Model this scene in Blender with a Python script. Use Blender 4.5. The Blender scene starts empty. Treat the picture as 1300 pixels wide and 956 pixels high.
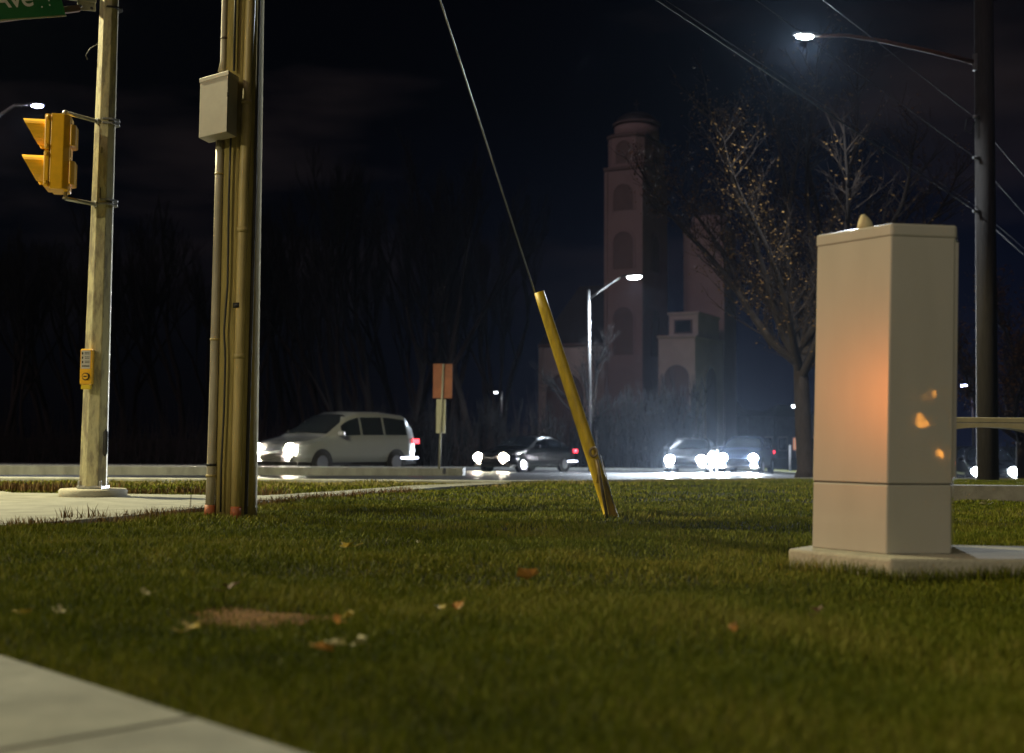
import bpy, math, random
import numpy as np
from mathutils import Vector, Matrix
R = math.radians
rnd = random.Random(7)
NP = np.random.default_rng(11)
S = bpy.context.scene
COL = S.collection
PI = math.pi

# ------------------------------------------------------------------ camera
FPX = 1600.0
cam_d = bpy.data.cameras.new('camera')
cam = bpy.data.objects.new('camera', cam_d); COL.objects.link(cam)
cam_d.sensor_width = 36; cam_d.lens = 36 * FPX / 1300
cam_d.shift_y = -45.0 / 1300
cam_d.clip_start = 0.05; cam_d.clip_end = 3000
CAMM = Matrix.Translation((0, 0, .55)) @ Matrix.Rotation(R(90 + 4.54), 4, 'X') @ Matrix.Rotation(.008, 4, 'Z')
cam.matrix_world = CAMM
cam_d.dof.use_dof = True; cam_d.dof.focus_distance = 10.0; cam_d.dof.aperture_fstop = 2.0
S.camera = cam

def W(px, py, Y):
    """world point that stands at depth Y and shows at pixel (px,py) of the 1300x956 photograph"""
    d = CAMM.to_3x3() @ Vector(((px - 650) / FPX, -(py - 433) / FPX, -1))
    t = Y / d.y
    return Vector((d.x * t, Y, .55 + d.z * t))

# ------------------------------------------------------------------ terrain functions
def zr(x, y):
    z = .2 - .0172 * min(max(y, 0), 62)
    if x > 10: z -= .06 * min(x - 10, 18) * min(max((y - 15) / 15, 0), 1)
    return z
def gz(x, y):
    a = zr(x, y) + .10
    if y < 10: return 0.0
    k = .03; h = max(k - abs(a), 0) / k
    return min(a, 0) - h * h * k * .25
def y_edge(x):
    if x < 0: return 16.0 + .06 * (x + 16) if x > -16 else 16.0
    if x < 6: return 16.96 + x * 1.27
    return 24.6 + (x - 6) * .35

# ------------------------------------------------------------------ mesh builder
class MB:
    def __init__(s): s.v = []; s.f = []; s.sm = []
    def add(s, vs, fs, smooth=False):
        o = len(s.v); s.v += [tuple(v) for v in vs]
        s.f += [tuple(i + o for i in f) for f in fs]; s.sm += [smooth] * len(fs)
        return s
    def box(s, c, d, rz=0, M=None):
        x, y, z = d[0] / 2, d[1] / 2, d[2] / 2
        vs = [Vector((a * x, b * y, e * z)) for e in (-1, 1) for b in (-1, 1) for a in (-1, 1)]
        m = M if M is not None else Matrix.Translation(c) @ Matrix.Rotation(rz, 4, 'Z')
        return s.add([m @ v for v in vs], [(0, 2, 3, 1), (4, 5, 7, 6), (0, 1, 5, 4), (2, 6, 7, 3), (0, 4, 6, 2), (1, 3, 7, 5)])
    def prism(s, poly, z0, z1):
        n = len(poly)
        vs = [(p[0], p[1], z0) for p in poly] + [(p[0], p[1], z1) for p in poly]
        fs = [tuple(range(n - 1, -1, -1)), tuple(range(n, 2 * n))] + [(i, (i + 1) % n, n + (i + 1) % n, n + i) for i in range(n)]
        return s.add(vs, fs)
    def tube(s, pts, rs, n=8, caps=True, smooth=True, phase=0):
        pts = [Vector(p) for p in pts]
        if not hasattr(rs, '__len__'): rs = [rs] * len(pts)
        vs = []; fs = []; up = None
        for i, p in enumerate(pts):
            t = (pts[min(i + 1, len(pts) - 1)] - pts[max(i - 1, 0)]).normalized()
            if up is None:
                up = Vector((0, 1, 0)) if abs(t.y) < .9 else Vector((0, 0, 1))
            a = t.cross(up).normalized(); b = t.cross(a).normalized(); up = -b if False else up
            for k in range(n):
                an = 2 * PI * k / n + phase
                vs.append(p + (a * math.cos(an) + b * math.sin(an)) * rs[i])
        for i in range(len(pts) - 1):
            for k in range(n):
                fs.append((i * n + k, i * n + (k + 1) % n, (i + 1) * n + (k + 1) % n, (i + 1) * n + k))
        s.add(vs, fs, smooth)
        if caps:
            o = len(s.v) - len(vs)
            s.f.append(tuple(o + k for k in range(n - 1, -1, -1))); s.sm.append(False)
            s.f.append(tuple(o + (len(pts) - 1) * n + k for k in range(n))); s.sm.append(False)
        return s
    def disc(s, c, nrm, r, th=.01, n=20):
        c = Vector(c); nrm = Vector(nrm).normalized()
        return s.tube([c, c + nrm * th], r, n)
    def dome(s, c, r, h, n=16, rings=5):
        vs = []; fs = []
        for i in range(rings + 1):
            a = PI / 2 * i / rings
            for k in range(n):
                vs.append((c[0] + r * math.cos(a) * math.cos(2 * PI * k / n), c[1] + r * math.cos(a) * math.sin(2 * PI * k / n), c[2] + h * math.sin(a)))
        for i in range(rings):
            for k in range(n):
                fs.append((i * n + k, i * n + (k + 1) % n, (i + 1) * n + (k + 1) % n, (i + 1) * n + k))
        return s.add(vs, fs, True)
    def build(s, name, mat, parent=None, bevel=0, loc=None):
        me = bpy.data.meshes.new(name); me.from_pydata(s.v, [], s.f)
        me.polygons.foreach_set('use_smooth', s.sm); me.materials.append(mat); me.update()
        o = bpy.data.objects.new(name, me); COL.objects.link(o)
        if parent:
            o.parent = parent
            o.matrix_parent_inverse = parent.matrix_basis.inverted()
        if bevel:
            b = o.modifiers.new('bevel', 'BEVEL'); b.width = bevel; b.segments = 2; b.limit_method = 'ANGLE'; b.angle_limit = R(40)
        return o
def tag(o, label=None, cat=None, group=None, kind=None):
    if label: o['label'] = label
    if cat: o['category'] = cat
    if group: o['group'] = group
    if kind: o['kind'] = kind
    return o
def empty(name, loc, label, cat, group=None, rz=0):
    o = bpy.data.objects.new(name, None); COL.objects.link(o); o.empty_display_size = .2
    o.location = loc; o.rotation_euler = (0, 0, rz)
    return tag(o, label, cat, group)
def pbuild(mb, name, mat, parent, bevel=0):
    """vertices of mb are in the parent's local space"""
    o = mb.build(name, mat, None, bevel); o.parent = parent; return o

# ------------------------------------------------------------------ materials
def mat(name, col, rough=.7, metal=0, var=0, vscale=5, bump=0, bscale=30, col2=None, stretch=None, coat=0, spec=.5, coat_rough=.1):
    m = bpy.data.materials.new(name); m.use_nodes = True; nt = m.node_tree; N = nt.nodes; L = nt.links
    b = N['Principled BSDF']
    b.inputs['Base Color'].default_value = (*col, 1); b.inputs['Roughness'].default_value = rough
    b.inputs['Metallic'].default_value = metal; b.inputs['Specular IOR Level'].default_value = spec
    b.inputs['Coat Weight'].default_value = coat; b.inputs['Coat Roughness'].default_value = coat_rough
    if var or bump:
        tc = N.new('ShaderNodeTexCoord'); mp = N.new('ShaderNodeMapping'); L.new(tc.outputs['Object'], mp.inputs[0])
        if stretch: mp.inputs['Scale'].default_value = stretch
    if var:
        n = N.new('ShaderNodeTexNoise'); n.inputs['Scale'].default_value = vscale; n.inputs['Detail'].default_value = 8
        n.inputs['Roughness'].default_value = .65
        L.new(mp.outputs[0], n.inputs['Vector'])
        r = N.new('ShaderNodeValToRGB'); r.color_ramp.elements[0].position = .32; r.color_ramp.elements[1].position = .68
        c2 = col2 or tuple(c * (1 - var) for c in col)
        r.color_ramp.elements[0].color = (*c2, 1); r.color_ramp.elements[1].color = (*col, 1)
        L.new(n.outputs['Fac'], r.inputs[0]); L.new(r.outputs[0], b.inputs['Base Color'])
    if bump:
        n2 = N.new('ShaderNodeTexNoise'); n2.inputs['Scale'].default_value = bscale; n2.inputs['Detail'].default_value = 6
        L.new(mp.outputs[0], n2.inputs['Vector'])
        bp = N.new('ShaderNodeBump'); bp.inputs['Strength'].default_value = bump; bp.inputs['Distance'].default_value = .01
        L.new(n2.outputs['Fac'], bp.inputs['Height']); L.new(bp.outputs[0], b.inputs['Normal'])
    return m
def emit(name, col, strength, sample=False):
    m = bpy.data.materials.new(name); m.use_nodes = True; b = m.node_tree.nodes['Principled BSDF']
    b.inputs['Base Color'].default_value = (.8, .8, .8, 1)
    b.inputs['Emission Color'].default_value = (*col, 1); b.inputs['Emission Strength'].default_value = strength
    if not sample: m.cycles.emission_sampling = 'NONE'
    return m
def light(name, kind, loc, col, power, parent, radius=.12, target=None, cone=150, blend=.6):
    l = bpy.data.lights.new(name, kind); l.color = col; l.energy = power
    if kind != 'SUN': l.shadow_soft_size = radius
    o = bpy.data.objects.new(name, l); COL.objects.link(o); o.location = loc
    if target is not None:
        d = Vector(target) - Vector(loc); o.rotation_euler = d.to_track_quat('-Z', 'Y').to_euler()
    if kind == 'SPOT': l.spot_size = R(cone); l.spot_blend = blend
    if parent:
        o.parent = parent; o.matrix_parent_inverse = parent.matrix_basis.inverted()
    return o

M = {}
M['wood'] = mat('weathered wood', (.36, .28, .08), .85, var=.5, vscale=3, bump=.8, bscale=18, stretch=(14, 14, 1), col2=(.19, .15, .04))
M['darkwood'] = mat('creosote wood', (.05, .042, .035), .85, var=.5, vscale=3, bump=.5, bscale=18, stretch=(12, 12, 1))
M['conduit'] = mat('grey pvc', (.42, .37, .26), .5, var=.35, vscale=6, stretch=(3, 3, .6), bump=.1)
M['conduit_tan'] = mat('stained pvc', (.50, .39, .15), .5, var=.4, vscale=6, stretch=(3, 3, .5), bump=.1)
M['rust_orange'] = mat('orange pvc end', (.42, .12, .04), .6, var=.4, vscale=20)
M['black'] = mat('black rubber', (.012, .012, .012), .6)
M['dark'] = mat('dark metal', (.03, .028, .025), .5, metal=.6)
M['galv'] = mat('galvanised steel', (.45, .45, .44), .42, metal=.7, var=.35, vscale=25)
M['paintgrey'] = mat('grey enamel', (.40, .36, .30), .5, var=.12, vscale=8, bump=.05)
M['concrete'] = mat('concrete', (.40, .38, .30), .9, var=.35, vscale=7, bump=.5, bscale=60)
M['walk'] = mat('pavement concrete', (.25, .25, .21), .9, var=.45, vscale=3.5, bump=.4, bscale=90)
M['kerb'] = mat('kerb concrete', (.36, .37, .34), .85, var=.45, vscale=1.3, bump=.5, bscale=40, stretch=(3, 3, 1))
M['asphalt'] = mat('asphalt', (.055, .058, .065), .42, var=.3, vscale=.6, bump=.5, bscale=90, stretch=(.3, 1.5, 1))
M['line'] = mat('road paint', (.7, .7, .65), .6, var=.4, vscale=6)
M['yellow'] = mat('signal yellow', (.88, .47, .012), .38, var=.15, vscale=12, coat=.3)
M['yellow_plastic'] = mat('yellow plastic', (.62, .42, .012), .5, var=.45, vscale=7, bump=.15, bscale=12, stretch=(4, 4, 1))
M['green'] = mat('green sign', (.004, .14, .035), .4)
M['white'] = mat('white vinyl', (.75, .75, .75), .4)
M['signback'] = mat('orange sign', (.36, .12, .05), .6, var=.4, vscale=6)
M['signgrey'] = mat('sign aluminium', (.42, .42, .32), .5, metal=.3, var=.2, vscale=9)
M['brown'] = mat('brown steel', (.10, .055, .035), .6, var=.4, vscale=10)
M['stucco'] = mat('stucco', (.42, .31, .29), .9, var=.18, vscale=.4, bump=.3, bscale=6)
M['stucco_pale'] = mat('pale stucco', (.74, .66, .60), .9, var=.2, vscale=.5, bump=.3, bscale=6)
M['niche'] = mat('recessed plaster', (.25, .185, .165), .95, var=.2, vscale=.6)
M['lead'] = mat('lead roofing', (.035, .035, .04), .6, var=.3, vscale=2)
M['glass'] = mat('dark glass', (.02, .025, .03), .08, spec=.8)
M['shingle'] = mat('shingles', (.05, .05, .06), .9, var=.4, vscale=3)
M['siding'] = mat('brick', (.20, .17, .18), .9, var=.3, vscale=2)
M['bark'] = mat('bark', (.09, .065, .045), .95, var=.5, vscale=6, bump=.9, bscale=25, stretch=(4, 4, 1))
M['barkdark'] = mat('dark bark', (.03, .022, .018), .95)
M['twig'] = mat('twigs', (.009, .0075, .007), .95, var=.3, vscale=1)
M['bark2'] = mat('brown bark', (.036, .024, .017), .95, var=.5, vscale=6, bump=.9, bscale=25, stretch=(4, 4, 1))
M['twig2'] = mat('brown twigs', (.030, .018, .011), .95)
M['rubber'] = mat('tyre', (.02, .02, .02), .8)
M['rim'] = mat('alloy', (.4, .4, .42), .3, metal=.9)
M['cream'] = mat('cream concrete', (.50, .44, .26), .8, var=.25, vscale=6, bump=.3, bscale=30)

# signal pole: galvanised with flaking yellow stain
def mk_pole():
    m = mat('pole galvanising', (.40, .37, .24), .6, metal=.15, bump=.25, bscale=30, stretch=(2, 2, .8))
    N = m.node_tree.nodes; L = m.node_tree.links; b = N['Principled BSDF']
    tc = N.new('ShaderNodeTexCoord'); mp = N.new('ShaderNodeMapping'); mp.inputs['Scale'].default_value = (9, 9, 2.2)
    L.new(tc.outputs['Object'], mp.inputs[0])
    n = N.new('ShaderNodeTexNoise'); n.inputs['Scale'].default_value = 1.3; n.inputs['Detail'].default_value = 9; n.inputs['Roughness'].default_value = .75
    L.new(mp.outputs[0], n.inputs['Vector'])
    r = N.new('ShaderNodeValToRGB'); e = r.color_ramp.elements
    e[0].position = .42; e[0].color = (.24, .21, .14, 1); e[1].position = .56; e[1].color = (.50, .46, .27, 1)
    L.new(n.outputs['Fac'], r.inputs[0]); L.new(r.outputs[0], b.inputs['Base Color'])
    return m
M['sigpole'] = mk_pole()

# cabinet enamel: slightly wavy glossy coat that mirrors the added orange lights
def mk_cab():
    m = mat('cabinet enamel', (.44, .38, .27), .24, spec=.5, coat=.6, coat_rough=.03)
    N = m.node_tree.nodes; L = m.node_tree.links; b = N['Principled BSDF']
    tc = N.new('ShaderNodeTexCoord')
    mp = N.new('ShaderNodeMapping'); mp.inputs['Scale'].default_value = (5, 5, 1.5); L.new(tc.outputs['Object'], mp.inputs[0])
    n = N.new('ShaderNodeTexNoise'); n.inputs['Scale'].default_value = 1.5; n.inputs['Detail'].default_value = 7
    L.new(mp.outputs[0], n.inputs['Vector'])
    r = N.new('ShaderNodeValToRGB'); e = r.color_ramp.elements
    e[0].position = .2; e[0].color = (.345, .34, .30, 1); e[1].position = .6; e[1].color = (.38, .37, .33, 1)
    L.new(n.outputs['Fac'], r.inputs[0]); L.new(r.outputs[0], b.inputs['Base Color'])
    n2 = N.new('ShaderNodeTexNoise'); n2.inputs['Scale'].default_value = 5; n2.inputs['Detail'].default_value = 2
    L.new(tc.outputs['Object'], n2.inputs['Vector'])
    bp = N.new('ShaderNodeBump'); bp.inputs['Strength'].default_value = .03; bp.inputs['Distance'].default_value = .02
    L.new(n2.outputs['Fac'], bp.inputs['Height']); L.new(bp.outputs[0], b.inputs['Coat Normal'])
    return m
M['cabinet'] = mk_cab()

def mk_grass(name, a, b_, c, rough=.7):
    """blade colour from a per-blade attribute plus broad patches in the turf"""
    m = bpy.data.materials.new(name); m.use_nodes = True; N = m.node_tree.nodes; L = m.node_tree.links; b = N['Principled BSDF']
    b.inputs['Roughness'].default_value = rough; b.inputs['Specular IOR Level'].default_value = .12
    at = N.new('ShaderNodeAttribute'); at.attribute_name = 'tint'
    tc = N.new('ShaderNodeTexCoord'); n = N.new('ShaderNodeTexNoise'); n.inputs['Scale'].default_value = 2.2; n.inputs['Detail'].default_value = 5
    L.new(tc.outputs['Object'], n.inputs['Vector'])
    ad = N.new('ShaderNodeMath'); ad.operation = 'ADD'; L.new(at.outputs['Fac'], ad.inputs[0]); L.new(n.outputs['Fac'], ad.inputs[1])
    r = N.new('ShaderNodeValToRGB'); e = r.color_ramp.elements
    e[0].position = .45; e[0].color = (*a, 1); e[1].position = 1.0; e[1].color = (*b_, 1)
    x = r.color_ramp.elements.new(1.0); 
    e[0].position = .30; e[1].position = .62; e[2].position = .93
    e[0].color = (*a, 1); e[1].color = (*b_, 1); e[2].color = (*c, 1)
    ml = N.new('ShaderNodeMath'); ml.operation = 'MULTIPLY'; ml.inputs[1].default_value = .62
    L.new(ad.outputs[0], ml.inputs[0]); L.new(ml.outputs[0], r.inputs[0]); L.new(r.outputs[0], b.inputs['Base Color'])
    return m
M['grass'] = mk_grass('grass blades', (.042, .060, .002), (.122, .142, .006), (.24, .215, .04))
M['straw'] = mk_grass('dry grass', (.12, .10, .03), (.22, .19, .07), (.34, .28, .12))
M['weed'] = mk_grass('brown weeds', (.05, .03, .01), (.11, .06, .02), (.22, .15, .06))

def mk_ground():
    m = bpy.data.materials.new('soil'); m.use_nodes = True; N = m.node_tree.nodes; L = m.node_tree.links; b = N['Principled BSDF']
    b.inputs['Roughness'].default_value = 1; b.inputs['Specular IOR Level'].default_value = .1
    tc = N.new('ShaderNodeTexCoord')
    n = N.new('ShaderNodeTexNoise'); n.inputs['Scale'].default_value = 9; n.inputs['Detail'].default_value = 9; n.inputs['Roughness'].default_value = .75
    L.new(tc.outputs['Object'], n.inputs['Vector'])
    r = N.new('ShaderNodeValToRGB'); e = r.color_ramp.elements
    e[0].position = .35; e[0].color = (.016, .02, .004, 1); e[1].position = .7; e[1].color = (.055, .05, .014, 1)
    L.new(n.outputs['Fac'], r.inputs[0]); L.new(r.outputs[0], b.inputs['Base Color'])
    bp = N.new('ShaderNodeBump'); bp.inputs['Strength'].default_value = 1; bp.inputs['Distance'].default_value = .03
    n2 = N.new('ShaderNodeTexNoise'); n2.inputs['Scale'].default_value = 60; n2.inputs['Detail'].default_value = 4
    L.new(tc.outputs['Object'], n2.inputs['Vector'])
    L.new(n2.outputs['Fac'], bp.inputs['Height']); L.new(bp.outputs[0], b.inputs['Normal'])
    return m
M['ground'] = mk_ground()
M['soil'] = mat('bare soil', (.2, .105, .035), 1, var=.6, vscale=16, bump=1, bscale=70, spec=.1)

# ------------------------------------------------------------------ world: night sky
w = bpy.data.worlds.new('World'); S.world = w; w.use_nodes = True
N = w.node_tree.nodes; L = w.node_tree.links; bg = N['Background']
sky = N.new('ShaderNodeTexSky'); sky.sky_type = 'NISHITA'; sky.sun_disc = False
sky.sun_elevation = R(14); sky.sun_rotation = R(215)
skm = N.new('ShaderNodeVectorMath'); skm.operation = 'MULTIPLY'; skm.inputs[1].default_value = (.00022, .0002, .00034)
L.new(sky.outputs[0], skm.inputs[0])
tc = N.new('ShaderNodeTexCoord'); mp = N.new('ShaderNodeMapping'); mp.inputs['Scale'].default_value = (1.2, 1.2, 5)
L.new(tc.outputs['Generated'], mp.inputs[0])
nz = N.new('ShaderNodeTexNoise'); nz.inputs['Scale'].default_value = 2.3; nz.inputs['Detail'].default_value = 6
L.new(mp.outputs[0], nz.inputs['Vector'])
cr = N.new('ShaderNodeValToRGB'); cr.color_ramp.elements[0].position = .47; cr.color_ramp.elements[1].position = .72
cr.color_ramp.elements[0].color = (0, 0, 0, 1); cr.color_ramp.elements[1].color = (.0125, .0088, .0085, 1)
L.new(nz.outputs['Fac'], cr.inputs[0])
ad = N.new('ShaderNodeVectorMath'); ad.operation = 'ADD'
sp = N.new('ShaderNodeSeparateXYZ'); L.new(tc.outputs['Generated'], sp.inputs[0])
mr1 = N.new('ShaderNodeMapRange'); mr1.inputs[1].default_value = .0; mr1.inputs[2].default_value = .26; mr1.inputs[3].default_value = 1; mr1.inputs[4].default_value = 0; L.new(sp.outputs['Z'], mr1.inputs[0])
mr2 = N.new('ShaderNodeMapRange'); mr2.inputs[1].default_value = -.15; mr2.inputs[2].default_value = .3; mr2.inputs[3].default_value = .08; mr2.inputs[4].default_value = 1; L.new(sp.outputs['X'], mr2.inputs[0])
mm_ = N.new('ShaderNodeMath'); mm_.operation = 'MULTIPLY'; L.new(mr1.outputs[0], mm_.inputs[0]); L.new(mr2.outputs[0], mm_.inputs[1])
nv = N.new('ShaderNodeVectorMath'); nv.operation = 'SCALE'; nv.inputs[0].default_value = (.0015, .0026, .0110); L.new(mm_.outputs[0], nv.inputs['Scale'])
ad2 = N.new('ShaderNodeVectorMath'); ad2.operation = 'ADD'; L.new(nv.outputs[0], ad2.inputs[0])
L.new(skm.outputs[0], ad.inputs[0]); mr3 = N.new('ShaderNodeMapRange'); mr3.inputs[1].default_value = .07; mr3.inputs[2].default_value = .18; L.new(sp.outputs['Z'], mr3.inputs[0])
cs_ = N.new('ShaderNodeVectorMath'); cs_.operation = 'SCALE'; L.new(cr.outputs[0], cs_.inputs[0]); L.new(mr3.outputs[0], cs_.inputs['Scale']); L.new(cs_.outputs[0], ad.inputs[1]); L.new(ad.outputs[0], ad2.inputs[1]); L.new(ad2.outputs[0], bg.inputs['Color'])
bg.inputs['Strength'].default_value = 1.0
# faint glow of the night sky, an added sun lamp that brightens the church
skyglow = light('skyglow_sun', 'SUN', (0, 0, 60), (1, .76, .80), .25, None)
skyglow.data.angle = R(12); skyglow.rotation_euler = (R(55), 0, R(-38))

# ------------------------------------------------------------------ ground, road, pavement
def axis(vals):
    out = [vals[0][0]]
    for a, b, n in vals:
        out += [a + (b - a) * i / n for i in range(1, n + 1)]
    return out
xs = axis([(-900, -60, 8), (-60, -14, 12), (-14, 14, 112), (14, 60, 20), (60, 900, 8)])
ys = axis([(-60, -2, 6), (-2, 14, 64), (14, 30, 64), (30, 64, 34), (64, 150, 8), (150, 1800, 8)])
def bump_h(x, y):
    return .011 * (math.sin(x * 3.1 + math.sin(y * 2.3) * 1.3) + math.sin(y * 4.7 + x * 1.7) * .6 + math.sin(x * 7.3 - y * 5.1) * .45)
def ground_z(x, y):
    if y < y_edge(x) + .02:
        return gz(x, y) - .022 + bump_h(x, y)
    if y < 62.5: return zr(x, y) - .12
    return zr(x, y) + .08
vs = [(x, y, ground_z(x, y)) for y in ys for x in xs]; nx = len(xs)
g = MB(); g.add(vs, [(j * nx + i, j * nx + i + 1, (j + 1) * nx + i + 1, (j + 1) * nx + i) for j in range(len(ys) - 1) for i in range(nx - 1)], True)
tag(g.build('ground', M['ground']), kind='structure')

rx = axis([(-160, -20, 14), (-20, 20, 80), (20, 160, 14)])
ry = [0, .02, .05, .1, .2, .3, .45, .6, .8, 1]
g = MB(); nr = len(rx)
vs = []
for t in ry:
    for x in rx:
        y = y_edge(x) + .12 + t * (62.3 - y_edge(x)); vs.append((x, y, zr(x, y)))
g.add(vs, [(j * nr + i, j * nr + i + 1, (j + 1) * nr + i + 1, (j + 1) * nr + i) for j in range(len(ry) - 1) for i in range(nr - 1)], True)
tag(g.build('road', M['asphalt']), kind='structure')
# kerbs
def strip(line, width, zt, zb, name, m, direction=1):
    k = MB(); n = len(line); vs = []
    for (x, y) in line:
        vs += [(x, y, zb(x, y)), (x, y, zt(x, y)), (x, y + width * direction, zt(x, y)), (x, y + width * direction, zb(x, y))]
    fs = []
    for i in range(n - 1):
        for a in range(4):
            b = (a + 1) % 4; fs.append((i * 4 + a, i * 4 + b, (i + 1) * 4 + b, (i + 1) * 4 + a))
    fs += [(0, 3, 2, 1), ((n - 1) * 4, (n - 1) * 4 + 1, (n - 1) * 4 + 2, (n - 1) * 4 + 3)]
    k.add(vs, fs)
    return tag(k.build(name, m, bevel=.015), kind='structure')
xl = [x for x in rx if x <= 60]
strip([(x, y_edge(x)) for x in xl], .15, lambda x, y: zr(x, y) + .115, lambda x, y: zr(x, y) - .1, 'near_kerb', M['kerb'])
strip([(x, 62.3) for x in rx], .25, lambda x, y: zr(x, y) + .13, lambda x, y: zr(x, y) - .1, 'far_kerb', M['kerb'])
# lane lines
g = MB()
for x0 in range(-60, 60, 6):
    for yy in (44.0, 53.0):
        vs = [(x0, yy - .08, zr(x0, yy) + .005), (x0 + 3, yy - .08, zr(x0 + 3, yy) + .005), (x0 + 3, yy + .08, zr(x0 + 3, yy) + .005), (x0, yy + .08, zr(x0, yy) + .005)]
        g.add(vs, [(0, 1, 2, 3)])
for i in range(60):
    x0 = -40 + i; 
    a = [(x, y_edge(x) + .9, zr(x, y_edge(x) + .9) + .005) for x in (x0, x0 + 1)]; b = [(x, y_edge(x) + 1.02, zr(x, y_edge(x) + 1.02) + .005) for x in (x0 + 1, x0)]
    if x0 < -1: g.add(a + b, [(0, 1, 2, 3)])
tag(g.build('road_markings', M['line']), kind='structure')
# raised concrete median
mline = [(-22 + i * 1.48, 21.7 + i * .879) for i in range(15)]
tag(strip(mline, 1.5, lambda x, y: zr(x, y) + .2, lambda x, y: zr(x, y) - .05, 'median', M['kerb']), kind='structure')

walk_poly = [(-14, 4.2), (-3.16, 7.8), (-2.72, 8.9), (-2.47, 10.0), (-2.2, 11), (-1.41, 13.3), (-.84, 14.9), (0, 16.6),
             (-.3, 16.75), (-1.24, 15.3), (-1.86, 13.5), (-2.4, 12.3), (-4.9, 12.5), (-5.6, 13.4), (-8, 13.9), (-14, 14.5)]
near_poly = [(-6, 8.2 - 2.0), (-3.4, 5.35), (-1.32, 3.27), (-.906, 2.84), (-.3, 2.2), (1.2, .6), (1.2, -8), (-6, -8)]
near_poly[0] = (-9, 6.0)
tag(MB().prism(walk_poly, -.12, .006).build('pavement', M['walk'], bevel=.006), kind='structure')
tag(MB().prism(near_poly, -.12, .004).build('footpath', M['walk'], bevel=.006), kind='structure')
jn = MB()
for (a, b) in (((-3.9, 5.1), (-2.9, 6.0)), ((-6, 6.2), (-5.4, 12.4)), ((-3.15, 8.0), (-8.5, 9.6)), ((-2.55, 10.1), (-3.1, 12.3)), ((-1.75, 12.4), (-2.2, 12.7)), ((-1.1, 14.2), (-1.45, 14.6))):
    if a[1] > 6: bar_d = Vector((b[0] - a[0], b[1] - a[1], 0)); jn.box(None, (bar_d.length, .012, .002), M=Matrix.Translation(((a[0] + b[0]) / 2, (a[1] + b[1]) / 2, .0075)) @ Matrix.Rotation(math.atan2(bar_d.y, bar_d.x), 4, 'Z'))
for (a, b) in (((-1.6, 3.54), (-2.9, 2.0)), ((-.62, 2.53), (-2.0, 1.1))):
    bar_d = Vector((b[0] - a[0], b[1] - a[1], 0)); jn.box(None, (bar_d.length, .012, .002), M=Matrix.Translation(((a[0] + b[0]) / 2, (a[1] + b[1]) / 2, .0055)) @ Matrix.Rotation(math.atan2(bar_d.y, bar_d.x), 4, 'Z'))
tag(jn.build('pavement_joints', mat('joint grime', (.06, .055, .04), .95)), kind='structure')
pad_poly = [(1.27, 5.82), (1.6, 5.36), (2.95, 5.42), (3.05, 6.0), (1.55, 6.2)]
soil_c = (-.80, 4.15)

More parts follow.
